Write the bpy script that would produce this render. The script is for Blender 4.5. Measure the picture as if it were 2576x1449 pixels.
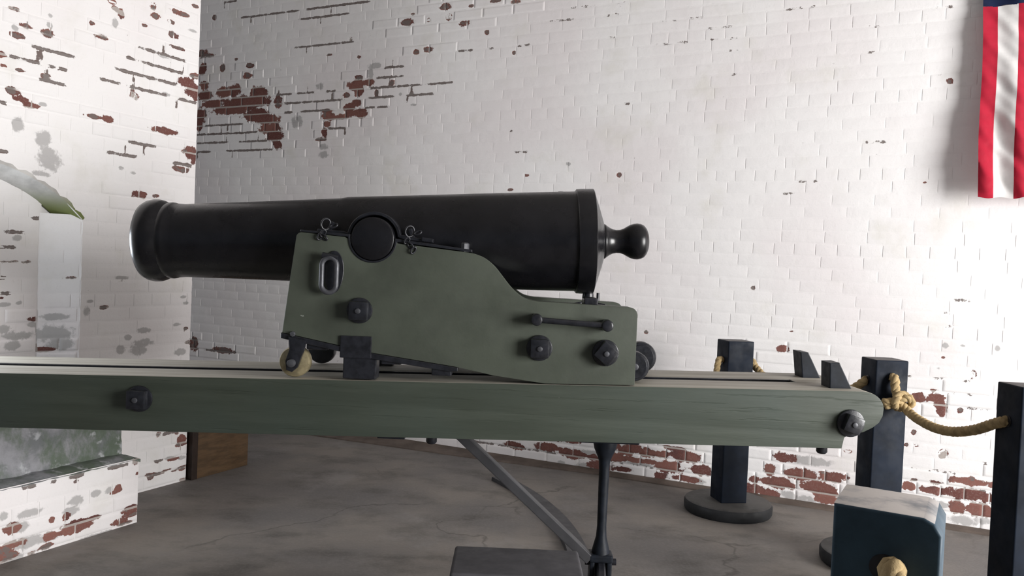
import bpy, bmesh, math, random
from mathutils import Vector, Matrix

random.seed(7)
for o in list(bpy.data.objects):
    bpy.data.objects.remove(o, do_unlink=True)
scene = bpy.context.scene
COL = scene.collection

# ------------------------------------------------------------------ camera
CAM_HEIGHT = 1.2
cam_data = bpy.data.cameras.new('camera')
cam_data.sensor_width = 36.0
cam_data.lens = 36.0 * 2050.0 / 2576.0
cam_data.clip_start = 0.02
cam = bpy.data.objects.new('camera', cam_data)
COL.objects.link(cam)
cam.matrix_world = (Matrix.Translation((0, 0, CAM_HEIGHT))
                    @ Matrix.Rotation(math.radians(90 - 1.45), 4, 'X')
                    @ Matrix.Rotation(math.radians(2.4), 4, 'Z'))
scene.camera = cam

# ------------------------------------------------------------------ light
WALL_YAW = math.radians(-26)          # the casemate is turned against the gun
RW = Matrix.Rotation(WALL_YAW, 4, 'Z')

world = bpy.data.worlds.new('overcast_sky')
scene.world = world
world.use_nodes = True
bg = world.node_tree.nodes['Background']
bg.inputs['Color'].default_value = (0.80, 0.88, 1.0, 1)
bg.inputs['Strength'].default_value = 0.17


def area_light(name, loc_w, target_w, sx, sy, power, color):
    d = bpy.data.lights.new(name, 'AREA')
    d.shape = 'RECTANGLE'
    d.size, d.size_y = sx, sy
    d.energy = power
    d.color = color
    o = bpy.data.objects.new(name, d)
    COL.objects.link(o)
    a, b = RW @ Vector(loc_w), RW @ Vector(target_w)
    o.location = a
    o.rotation_euler = (b - a).to_track_quat('-Z', 'Y').to_euler()
    return o


# daylight through the open gorge arch of the casemate (to the right)
area_light('gorge_daylight', (3.95, 1.95, 1.40), (-3.4, 2.4, 1.10), 2.1, 2.2, 480, (1.0, 0.985, 0.975))
# daylight through the embrasure the gun points at
area_light('embrasure_daylight', (-3.455, 1.63, 1.10), (-1.6, 1.85, 1.10), 0.40, 0.50, 17, (0.85, 0.92, 1.0))

scene.view_settings.view_transform = 'Standard'
scene.view_settings.look = 'None'
scene.view_settings.exposure = 0.0
scene.view_settings.gamma = 1.0
scene.view_settings.use_curve_mapping = False


# ------------------------------------------------------------------ materials
def new_mat(name):
    m = bpy.data.materials.new(name)
    m.use_nodes = True
    nt = m.node_tree
    for n in list(nt.nodes):
        nt.nodes.remove(n)
    out = nt.nodes.new('ShaderNodeOutputMaterial')
    b = nt.nodes.new('ShaderNodeBsdfPrincipled')
    nt.links.new(b.outputs[0], out.inputs[0])
    return m, nt, b


def N(nt, kind, **kw):
    n = nt.nodes.new(kind)
    for k, v in kw.items():
        if k in n.inputs:
            n.inputs[k].default_value = v
        else:
            setattr(n, k, v)
    return n


def L(nt, a, b):
    nt.links.new(a, b)


def math_node(nt, op, a, b=None, clamp=False):
    n = nt.nodes.new('ShaderNodeMath')
    n.operation = op
    n.use_clamp = clamp
    for i, v in enumerate((a, b)):
        if v is None:
            continue
        if isinstance(v, (int, float)):
            n.inputs[i].default_value = v
        else:
            L(nt, v, n.inputs[i])
    return n.outputs[0]


def mix_col(nt, fac, a, b, blend='MIX'):
    n = nt.nodes.new('ShaderNodeMix')
    n.data_type = 'RGBA'
    n.blend_type = blend
    for sock, v in ((n.inputs[0], fac), (n.inputs[6], a), (n.inputs[7], b)):
        if isinstance(v, (int, float)):
            sock.default_value = v
        elif isinstance(v, tuple):
            sock.default_value = (*v, 1) if len(v) == 3 else v
        else:
            L(nt, v, sock)
    return n.outputs[2]


def ramp(nt, fac, lo, hi, a=0.0, b=1.0):
    n = nt.nodes.new('ShaderNodeMapRange')
    n.interpolation_type = 'SMOOTHSTEP'
    L(nt, fac, n.inputs[0])
    n.inputs[1].default_value = lo
    n.inputs[2].default_value = hi
    n.inputs[3].default_value = a
    n.inputs[4].default_value = b
    return n.outputs[0]


def noise(nt, scale, detail=4, rough=0.55, stretch=None, coord='pos', offset=0.0):
    if coord == 'pos':
        src = nt.nodes.new('ShaderNodeNewGeometry').outputs['Position']
    else:
        src = nt.nodes.new('ShaderNodeTexCoord').outputs['Object']
    mp = nt.nodes.new('ShaderNodeMapping')
    mp.inputs['Scale'].default_value = stretch or (1, 1, 1)
    mp.inputs['Location'].default_value = (offset, offset * 0.7, offset * 1.3)
    L(nt, src, mp.inputs[0])
    n = nt.nodes.new('ShaderNodeTexNoise')
    n.inputs['Scale'].default_value = scale
    n.inputs['Detail'].default_value = detail
    n.inputs['Roughness'].default_value = rough
    L(nt, mp.outputs[0], n.inputs['Vector'])
    return n.outputs['Fac']


def attr(nt, name):
    n = nt.nodes.new('ShaderNodeAttribute')
    n.attribute_name = name
    return n.outputs['Fac']


def bump(nt, bsdf, height, strength=0.3, dist=0.01):
    n = nt.nodes.new('ShaderNodeBump')
    n.inputs['Strength'].default_value = strength
    n.inputs['Distance'].default_value = dist
    L(nt, height, n.inputs['Height'])
    L(nt, n.outputs[0], bsdf.inputs['Normal'])


def masonry_material(name, is_mortar):
    """Whitewash over brick; the attributes say where it has flaked off."""
    m, nt, b = new_mat(name)
    n_edge = noise(nt, 26, 7, 0.72)
    n_fine = noise(nt, 120, 3, 0.6)
    wob = math_node(nt, 'MULTIPLY', math_node(nt, 'SUBTRACT', n_edge, 0.5), 2.1)

    def mask(name_, lo=0.46, hi=0.54):
        return ramp(nt, math_node(nt, 'ADD', attr(nt, name_), wob), lo, hi)

    # limewash with faint pink, buff and grey staining
    big = noise(nt, 1.3, 3, 0.5)
    mid = noise(nt, 3.7, 4, 0.6, offset=3.1)
    paint = mix_col(nt, ramp(nt, big, 0.38, 0.66), (0.82, 0.805, 0.80), (0.78, 0.745, 0.745))
    paint = mix_col(nt, ramp(nt, mid, 0.52, 0.78, 0, 0.5), paint, (0.66, 0.64, 0.575))
    paint = mix_col(nt, ramp(nt, n_fine, 0.55, 0.8, 0, 0.18), paint, (0.55, 0.53, 0.52))
    # scattered tiny chips and thin spots
    sp = noise(nt, 9.5, 6, 0.68, stretch=(1, 1, 1.7), offset=7.7)
    paint = mix_col(nt, ramp(nt, sp, 0.70, 0.76, 0, 0.7), paint, (0.33, 0.30, 0.29))
    paint = mix_col(nt, ramp(nt, math_node(nt, 'ADD', attr(nt, 'grey'), wob), 0.35, 0.75, 0, 0.85),
                    paint, (0.40, 0.39, 0.385))
    if is_mortar:
        bare = mix_col(nt, n_edge, (0.30, 0.26, 0.24), (0.50, 0.45, 0.42))
        crack = (0.20, 0.175, 0.165)
    else:
        tone = attr(nt, 'tone')
        bare = mix_col(nt, tone, (0.125, 0.048, 0.042), (0.235, 0.105, 0.085))
        bare = mix_col(nt, ramp(nt, n_fine, 0.45, 0.75, 0, 0.55), bare, (0.22, 0.15, 0.13))
        bare = mix_col(nt, ramp(nt, noise(nt, 14, 4, 0.6, offset=1.7), 0.55, 0.7, 0, 0.5), bare, (0.09, 0.05, 0.047))
        crack = (0.165, 0.13, 0.12)
    col = mix_col(nt, mask('peel'), paint, bare)
    col = mix_col(nt, mask('dark', 0.44, 0.56), col, crack)  # cracked joints: bare dark tone with some joint shadow in the colour
    moss = ramp(nt, math_node(nt, 'ADD', attr(nt, 'moss'), math_node(nt, 'MULTIPLY', math_node(nt, 'SUBTRACT', noise(nt, 8, 5, 0.65), 0.5), 1.1)), 0.35, 0.75)
    col = mix_col(nt, moss, col, mix_col(nt, noise(nt, 5, 3), (0.075, 0.105, 0.045), (0.16, 0.19, 0.15)))
    L(nt, col, b.inputs['Base Color'])
    b.inputs['Roughness'].default_value = 0.82
    b.inputs['Specular IOR Level'].default_value = 0.25
    h = math_node(nt, 'ADD', math_node(nt, 'MULTIPLY', n_fine, 0.35), math_node(nt, 'MULTIPLY', noise(nt, 22, 4), 1.0))
    h = math_node(nt, 'SUBTRACT', h, math_node(nt, 'MULTIPLY', mask('peel'), 0.8))
    bump(nt, b, h, 0.35, 0.004)
    return m


M_BRICK = masonry_material('whitewashed_brick', False)
M_MORTAR = masonry_material('whitewashed_mortar', True)


def simple(name, col, rough=0.5, metal=0.0, spec=0.5, var=0.25, vscale=18, bump_s=0.15, bscale=60, bdist=0.002,
           dust=None, stretch=None, dust_amt=0.8, dust_lo=None, chips=None):
    m, nt, b = new_mat(name)
    n = noise(nt, vscale, 4, 0.6, stretch=stretch)
    dark = tuple(c * (1 - var) for c in col)
    lite = tuple(min(1, c * (1 + var)) for c in col)
    c = mix_col(nt, ramp(nt, n, 0.3, 0.7), dark, lite)
    r = ramp(nt, noise(nt, vscale * 1.7, 3, offset=2.2), 0.3, 0.7, rough * 0.85, min(1, rough * 1.15))
    if chips:
        c = mix_col(nt, ramp(nt, noise(nt, 48, 3, 0.7, stretch=(0.6, 1, 1.5), offset=4), 0.745, 0.775, 0, 0.8), c, chips)
    if dust:
        nz = nt.nodes.new('ShaderNodeSeparateXYZ')
        L(nt, nt.nodes.new('ShaderNodeNewGeometry').outputs['True Normal'], nz.inputs[0])
        dn = noise(nt, 11, 5, 0.65, stretch=stretch, offset=5)
        f = math_node(nt, 'MULTIPLY', ramp(nt, nz.outputs[2], 0.75, 0.98), ramp(nt, dn, 0.32, 0.55, dust_amt * (dust_lo or 0.6), dust_amt))
        c = mix_col(nt, f, c, dust)
        r = math_node(nt, 'MAXIMUM', r, math_node(nt, 'MULTIPLY', f, 0.85))
    L(nt, c, b.inputs['Base Color'])
    L(nt, r, b.inputs['Roughness'])
    b.inputs['Metallic'].default_value = metal
    b.inputs['Specular IOR Level'].default_value = spec
    if bump_s:
        bump(nt, b, noise(nt, bscale, 4, 0.6, stretch=stretch, offset=9), bump_s, bdist)
    return m


M_BARREL = simple('black_painted_iron', (0.0060, 0.0060, 0.0075), 0.29, 0, 0.38, 0.3, 9, 0.12, 90, 0.0015)
M_IRON = simple('black_iron_fittings', (0.0120, 0.0128, 0.0165), 0.33, 0.0, 0.44, 0.35, 40, 0.25, 80, 0.002)
M_EDGE_IRON = simple('worn_grey_iron', (0.060, 0.062, 0.070), 0.42, 0.25, 0.5, 0.25, 30, 0.2, 70, 0.001)
M_GREEN = simple('olive_green_paint', (0.056, 0.065, 0.050), 0.55, 0, 0.4, 0.14, 6, 0.18, 45, 0.002, chips=(0.30, 0.32, 0.29))
M_BRASS = simple('tarnished_brass', (0.33, 0.28, 0.17), 0.32, 0.55, 0.5, 0.3, 30, 0.1, 60, 0.001)
M_PROP = simple('dark_blue_black_paint', (0.008, 0.0105, 0.0155), 0.50, 0, 0.22, 0.3, 25, 0.2, 70, 0.001)
M_POST = simple('navy_black_post_paint', (0.0065, 0.0105, 0.0190), 0.60, 0, 0.16, 0.3, 10, 0.15, 50, 0.0015,
                dust=(0.20, 0.19, 0.185), dust_amt=0.75)
M_POST_BLUE = simple('slate_blue_post_paint', (0.030, 0.056, 0.079), 0.6, 0, 0.25, 0.16, 14, 0.2, 90, 0.0015,
                     dust=(0.40, 0.37, 0.35), dust_amt=1.0, dust_lo=0.35)
M_BASE = simple('dusty_black_base', (0.017, 0.018, 0.020), 0.6, 0, 0.35, 0.3, 14, 0.2, 60, 0.0015,
                dust=(0.085, 0.08, 0.075), dust_amt=0.8)
M_ROPE = simple('manila_rope', (0.37, 0.275, 0.145), 0.85, 0, 0.15, 0.25, 30, 0.5, 220, 0.003)
M_BOX = simple('dark_grey_paint', (0.060, 0.058, 0.064), 0.6, 0, 0.35, 0.16, 12, 0.2, 60, 0.001)
M_WOOD = simple('brown_stained_wood', (0.075, 0.044, 0.021), 0.55, 0, 0.35, 0.25, 9, 0.25, 40, 0.002, stretch=(1, 1, 6))
M_DARKWOOD = simple('dark_brown_wood', (0.018, 0.010, 0.007), 0.6, 0, 0.3, 0.25, 9, 0.2, 40, 0.002)


def cloth_material(name, col, through):
    """Thin bunting: part of the light passes through it."""
    m = simple(name, col, 0.8, 0, 0.2, 0.06, 20, 0.3, 500, 0.0006)
    nt = m.node_tree
    out = next(n for n in nt.nodes if n.type == 'OUTPUT_MATERIAL')
    pb = next(n for n in nt.nodes if n.type == 'BSDF_PRINCIPLED')
    tl = nt.nodes.new('ShaderNodeBsdfTranslucent')
    tl.inputs[0].default_value = (*[min(1, c * 1.05) for c in col], 1)
    mx = nt.nodes.new('ShaderNodeMixShader')
    mx.inputs[0].default_value = through
    L(nt, pb.outputs[0], mx.inputs[1])
    L(nt, tl.outputs[0], mx.inputs[2])
    L(nt, mx.outputs[0], out.inputs[0])
    return m


M_RED = cloth_material('red_flag_cloth', (0.50, 0.022, 0.050), 0.30)
M_WHITE = cloth_material('white_flag_cloth', (0.84, 0.83, 0.82), 0.38)
M_BLUE = cloth_material('navy_flag_cloth', (0.012, 0.020, 0.060), 0.25)
M_STEEL = simple('traverse_iron', (0.050, 0.050, 0.054), 0.45, 0.2, 0.45, 0.2, 8, 0.2, 50, 0.001)


def rail_material():
    """Green paint on grained timber; the upper face is worn and dusty."""
    m, nt, b = new_mat('green_painted_timber')
    grain = noise(nt, 4, 6, 0.55, stretch=(0.7, 3, 7))
    chips = noise(nt, 34, 3, 0.7, stretch=(0.5, 1, 1.6), offset=4)
    blot = noise(nt, 2.2, 3, 0.5, offset=8)
    c = mix_col(nt, ramp(nt, grain, 0.35, 0.7), (0.036, 0.045, 0.033), (0.048, 0.058, 0.044))
    c = mix_col(nt, ramp(nt, blot, 0.4, 0.7, 0, 0.6), c, (0.043, 0.058, 0.049))
    c = mix_col(nt, ramp(nt, chips, 0.74, 0.79, 0, 0.5), c, (0.26, 0.28, 0.25))
    nz = nt.nodes.new('ShaderNodeSeparateXYZ')
    L(nt, nt.nodes.new('ShaderNodeNewGeometry').outputs['True Normal'], nz.inputs[0])
    top = ramp(nt, nz.outputs[2], 0.85, 0.99)
    streak = noise(nt, 7, 5, 0.6, stretch=(0.25, 5, 1), offset=6)
    worn = mix_col(nt, ramp(nt, streak, 0.3, 0.7), (0.27, 0.25, 0.205), (0.42, 0.395, 0.345))
    c = mix_col(nt, math_node(nt, 'MULTIPLY', top, 0.9), c, worn)
    L(nt, c, b.inputs['Base Color'])
    b.inputs['Roughness'].default_value = 0.58
    b.inputs['Specular IOR Level'].default_value = 0.4
    bump(nt, b, math_node(nt, 'ADD', grain, math_node(nt, 'MULTIPLY', ramp(nt, noise(nt, 6, 4, 0.6, stretch=(0.35, 3, 11), offset=2), 0.60, 0.68), -0.6)), 0.42, 0.005)
    return m


M_RAIL = rail_material()


def floor_material():
    m, nt, b = new_mat('worn_concrete')
    a = noise(nt, 1.1, 5, 0.6)
    d = noise(nt, 3.4, 6, 0.62, stretch=(1, 1.6, 1), offset=2)
    f = noise(nt, 70, 3, 0.6)
    c = mix_col(nt, ramp(nt, a, 0.35, 0.68), (0.145, 0.135, 0.130), (0.225, 0.200, 0.176))
    c = mix_col(nt, ramp(nt, d, 0.45, 0.72, 0, 0.75), c, (0.085, 0.078, 0.070))
    c = mix_col(nt, ramp(nt, noise(nt, 2.3, 5, 0.65, offset=12), 0.55, 0.75, 0, 0.6), c, (0.25, 0.235, 0.225))
    c = mix_col(nt, ramp(nt, noise(nt, 26, 3, 0.7, offset=15), 0.76, 0.80), c, (0.42, 0.40, 0.38))
    v = nt.nodes.new('ShaderNodeTexVoronoi')
    v.feature = 'DISTANCE_TO_EDGE'
    v.inputs['Scale'].default_value = 0.7
    g = nt.nodes.new('ShaderNodeNewGeometry')
    w = nt.nodes.new('ShaderNodeVectorMath')
    w.operation = 'ADD'
    nn = nt.nodes.new('ShaderNodeTexNoise')
    nn.inputs['Scale'].default_value = 2.5
    nn.inputs['Detail'].default_value = 5
    L(nt, g.outputs['Position'], nn.inputs['Vector'])
    sc = nt.nodes.new('ShaderNodeVectorMath')
    sc.operation = 'SCALE'
    sc.inputs[3].default_value = 0.5
    L(nt, nn.outputs['Color'], sc.inputs[0])
    L(nt, g.outputs['Position'], w.inputs[0])
    L(nt, sc.outputs[0], w.inputs[1])
    L(nt, w.outputs[0], v.inputs['Vector'])
    cr = ramp(nt, v.outputs['Distance'], 0.0, 0.008, 0.55, 0)
    c = mix_col(nt, math_node(nt, 'MULTIPLY', cr, ramp(nt, noise(nt, 1.2, 2, offset=21), 0.45, 0.6)), c, (0.05, 0.045, 0.04))
    c = mix_col(nt, ramp(nt, f, 0.4, 0.8, 0, 0.25), c, (0.26, 0.25, 0.24))
    L(nt, c, b.inputs['Base Color'])
    b.inputs['Roughness'].default_value = 0.7
    b.inputs['Specular IOR Level'].default_value = 0.3
    bump(nt, b, math_node(nt, 'ADD', f, math_node(nt, 'MULTIPLY', d, 2.0)), 0.25, 0.004)
    return m


M_FLOOR = floor_material()
M_CEIL = simple('whitewashed_vault', (0.36, 0.34, 0.325), 0.85, 0, 0.2, 0.1, 2, 0.2, 20, 0.003)
M_SILL = None


def sill_material():
    m, nt, b = new_mat('mossy_sill_render')
    a = noise(nt, 9, 6, 0.68)
    g = noise(nt, 7, 6, 0.68, stretch=(1, 1, 0.6), offset=3)
    c = mix_col(nt, ramp(nt, a, 0.35, 0.65), (0.16, 0.17, 0.175), (0.30, 0.30, 0.32))
    c = mix_col(nt, ramp(nt, g, 0.42, 0.60, 0, 0.8), c, (0.085, 0.118, 0.075))
    c = mix_col(nt, ramp(nt, noise(nt, 11, 4, 0.6, offset=6), 0.56, 0.66, 0, 0.8), c, (0.46, 0.47, 0.49))
    L(nt, c, b.inputs['Base Color'])
    b.inputs['Roughness'].default_value = 0.85
    bump(nt, b, a, 0.4, 0.01)
    return m


M_SILL = sill_material()


def soffit_material():
    m, nt, b = new_mat('grey_arch_render')
    a = noise(nt, 7, 5, 0.65)
    c = mix_col(nt, ramp(nt, a, 0.35, 0.65), (0.40, 0.39, 0.375), (0.58, 0.57, 0.55))
    z = nt.nodes.new('ShaderNodeSeparateXYZ')
    L(nt, nt.nodes.new('ShaderNodeNewGeometry').outputs['Position'], z.inputs[0])
    gm = ramp(nt, math_node(nt, 'SUBTRACT', z.outputs[2], math_node(nt, 'MULTIPLY', a, 0.05)), 1.34, 1.45, 1, 0)
    c = mix_col(nt, gm, c, (0.16, 0.19, 0.06))
    L(nt, c, b.inputs['Base Color'])
    b.inputs['Roughness'].default_value = 0.85
    bump(nt, b, a, 0.4, 0.01)
    return m


M_SOFFIT = soffit_material()


# ------------------------------------------------------------------ helpers
def obj(name, bm_or_mesh, mat=None, parent=None, smooth=False, origin=None):
    """Link a bmesh as one object. With a parent, vertices given in the parent's
    outer frame are re-based on the parent's location (or on `origin`)."""
    if isinstance(bm_or_mesh, bmesh.types.BMesh):
        bm = bm_or_mesh
        off = Vector((0, 0, 0))
        if origin is not None:
            off = Vector(origin)
        elif parent is not None:
            off = parent['_base'] if False else BASES.get(parent.name, Vector((0, 0, 0)))
        if off.length > 0:
            bmesh.ops.translate(bm, verts=bm.verts, vec=-off)
        me = bpy.data.meshes.new(name)
        bm.to_mesh(me)
        bm.free()
    else:
        me = bm_or_mesh
    if smooth:
        for p in me.polygons:
            p.use_smooth = True
        if smooth is not True:
            me.set_sharp_from_angle(angle=math.radians(smooth))
    if mat is not None and not me.materials:
        me.materials.append(mat)
    o = bpy.data.objects.new(name, me)
    COL.objects.link(o)
    if parent is not None:
        o.parent = parent
    return o


BASES = {}


def thing(name, label, cat, loc, group=None, rot=None):
    o = bpy.data.objects.new(name, None)
    o.empty_display_size = 0.1
    COL.objects.link(o)
    o.location = loc
    if rot:
        o.rotation_euler = rot
    o['label'] = label
    o['category'] = cat
    if group:
        o['group'] = group
    BASES[o.name] = Vector(loc)
    return o


def tag(o, label=None, cat=None, group=None, kind=None):
    for k, v in (('label', label), ('category', cat), ('group', group), ('kind', kind)):
        if v:
            o[k] = v
    return o


def bevel_all(bm, w, seg=2, angle=30):
    if w <= 0:
        return bm
    es = [e for e in bm.edges if len(e.link_faces) == 2 and e.calc_face_angle(0) > math.radians(angle)]
    bmesh.ops.bevel(bm, geom=es, offset=w, segments=seg, profile=0.6, affect='EDGES', clamp_overlap=True)
    return bm


def box(x0, x1, y0, y1, z0, z1, bev=0.003, seg=2, rot=None, pivot=None):
    bm = bmesh.new()
    bmesh.ops.create_cube(bm, size=1)
    for v in bm.verts:
        v.co = Vector(((x0 + x1) / 2 + v.co.x * (x1 - x0), (y0 + y1) / 2 + v.co.y * (y1 - y0), (z0 + z1) / 2 + v.co.z * (z1 - z0)))
    bevel_all(bm, bev, seg)
    if rot is not None:
        pv = Vector(pivot) if pivot else Vector(((x0 + x1) / 2, (y0 + y1) / 2, (z0 + z1) / 2))
        bmesh.ops.transform(bm, matrix=Matrix.Translation(pv) @ rot.to_4x4() @ Matrix.Translation(-pv), verts=bm.verts)
    return bm


def prism(pts, y0, y1, bev=0.004, seg=2, angle=25):
    """Extrude an (x, z) outline from y0 to y1."""
    bm = bmesh.new()
    a = [bm.verts.new((x, y0, z)) for x, z in pts]
    b = [bm.verts.new((x, y1, z)) for x, z in pts]
    n = len(pts)
    fa = bm.faces.new(a)
    fb = bm.faces.new(b[::-1])
    for i in range(n):
        bm.faces.new((a[i], b[i], b[(i + 1) % n], a[(i + 1) % n]))
    bmesh.ops.recalc_face_normals(bm, faces=bm.faces)
    if bev > 0:
        caps = set(fa.edges) | set(fb.edges)
        bmesh.ops.bevel(bm, geom=list(caps), offset=bev, segments=seg, profile=0.6, affect='EDGES', clamp_overlap=True)
    return bm


def lathe(profile, axis='X', center=(0, 0, 0), seg=64, cap=True):
    """Revolve (s, r) points about an axis through center."""
    bm = bmesh.new()
    rings = []
    for s, r in profile:
        if r < 1e-6:
            rings.append([bm.verts.new((s, 0, 0))])
        else:
            rings.append([bm.verts.new((s, r * math.cos(2 * math.pi * k / seg), r * math.sin(2 * math.pi * k / seg))) for k in range(seg)])
    for A, B in zip(rings, rings[1:]):
        for k in range(seg):
            k2 = (k + 1) % seg
            if len(A) == 1 and len(B) == 1:
                continue
            if len(A) == 1:
                bm.faces.new((A[0], B[k2], B[k]))
            elif len(B) == 1:
                bm.faces.new((A[k], A[k2], B[0]))
            else:
                bm.faces.new((A[k], A[k2], B[k2], B[k]))
    if cap:
        for R, rev in ((rings[0], True), (rings[-1], False)):
            if len(R) > 1:
                bm.faces.new(R[::-1] if rev else R)
    bmesh.ops.recalc_face_normals(bm, faces=bm.faces)
    if axis == 'Y':
        M = Matrix.Rotation(math.radians(90), 4, 'Z')
    elif axis == 'Z':
        M = Matrix.Rotation(math.radians(-90), 4, 'Y')
    else:
        M = Matrix.Identity(4)
    bmesh.ops.transform(bm, matrix=Matrix.Translation(center) @ M, verts=bm.verts)
    return bm


def disc(r, y0, y1, x, z, bev=0.004, seg=32):
    """A short cylinder along Y with softened rims."""
    b = min(bev, abs(y1 - y0) * 0.45)
    return lathe([(y0, 0), (y0, r - b), (y0 + b * 0.3, r - b * 0.3), (y0 + b, r), (y1 - b, r), (y1 - b * 0.3, r - b * 0.3), (y1, r - b), (y1, 0)],
                 'Y', (x, 0, z), seg, cap=False)


def catmull(pts, n=12):
    P = [Vector(p) for p in pts]
    P = [P[0] * 2 - P[1]] + P + [P[-1] * 2 - P[-2]]
    out = []
    for i in range(1, len(P) - 2):
        for k in range(n):
            t = k / n
            a, b, c, d = P[i - 1], P[i], P[i + 1], P[i + 2]
            out.append(0.5 * ((2 * b) + (c - a) * t + (2 * a - 5 * b + 4 * c - d) * t * t + (3 * b - a - 3 * c + d) * t ** 3))
    out.append(P[-2])
    return out


def sweep(bm, path, radius, seg=10, closed=False):
    """Tube along a path with a parallel-transport frame; returns the frames."""
    n = len(path)
    T = []
    for i in range(n):
        a = path[(i - 1) % n] if closed or i > 0 else path[i]
        b = path[(i + 1) % n] if closed or i < n - 1 else path[i]
        T.append((b - a).normalized())
    up = Vector((0, 0, 1)) if abs(T[0].z) < 0.9 else Vector((1, 0, 0))
    nrm = (up - T[0] * up.dot(T[0])).normalized()
    rings = []
    frames = []
    for i in range(n):
        nrm = (nrm - T[i] * nrm.dot(T[i])).normalized()
        bn = T[i].cross(nrm)
        frames.append((nrm.copy(), bn))
        r = radius(i / (n - 1)) if callable(radius) else radius
        rings.append([bm.verts.new(path[i] + (nrm * math.cos(2 * math.pi * k / seg) + bn * math.sin(2 * math.pi * k / seg)) * r) for k in range(seg)])
    m = n if closed else n - 1
    for i in range(m):
        A, B = rings[i], rings[(i + 1) % n]
        for k in range(seg):
            bm.faces.new((A[k], A[(k + 1) % seg], B[(k + 1) % seg], B[k]))
    if not closed:
        bm.faces.new(rings[0][::-1])
        bm.faces.new(rings[-1])
    return frames


def tube(pts, radius, seg=12, closed=False, smooth_path=0):
    bm = bmesh.new()
    path = catmull(pts, smooth_path) if smooth_path else [Vector(p) for p in pts]
    sweep(bm, path, radius, seg, closed)
    bmesh.ops.recalc_face_normals(bm, faces=bm.faces)
    return bm


def rope_bm(pts, radius=0.019, n=14, pitch=0.075):
    """Three-strand laid rope."""
    path = catmull(pts, n)
    # resample evenly
    d = [0.0]
    for a, b in zip(path, path[1:]):
        d.append(d[-1] + (b - a).length)
    step = 0.009
    cnt = max(8, int(d[-1] / step))
    res, j = [], 0
    for i in range(cnt + 1):
        s = d[-1] * i / cnt
        while j < len(d) - 2 and d[j + 1] < s:
            j += 1
        f = (s - d[j]) / max(1e-9, d[j + 1] - d[j])
        res.append(path[j].lerp(path[j + 1], f))
    tmp = bmesh.new()
    frames = sweep(tmp, res, 0.01, 4)
    tmp.free()
    bm = bmesh.new()
    for q in range(3):
        st = []
        for i, p in enumerate(res):
            a = 2 * math.pi * (q / 3 + (d[-1] * i / cnt) / pitch)
            st.append(p + (frames[i][0] * math.cos(a) + frames[i][1] * math.sin(a)) * radius * 0.40)
        sweep(bm, st, radius * 0.64, 8)
    bmesh.ops.recalc_face_normals(bm, faces=bm.faces)
    return bm


def torus_bm(center, rx, rz, r, rot=None, seg=28, tseg=10):
    path = []
    for k in range(seg):
        a = 2 * math.pi * k / seg
        v = Vector((rx * math.cos(a), 0, rz * math.sin(a)))
        if rot is not None:
            v = rot @ v
        path.append(Vector(center) + v)
    bm = bmesh.new()
    sweep(bm, path, r, tseg, closed=True)
    bmesh.ops.recalc_face_normals(bm, faces=bm.faces)
    return bm


# ------------------------------------------------------------------ masonry
COURSE, JOINT0 = 0.0661, 0.0061       # course height and height of the lowest bed joint
JOINT = 0.008

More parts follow.
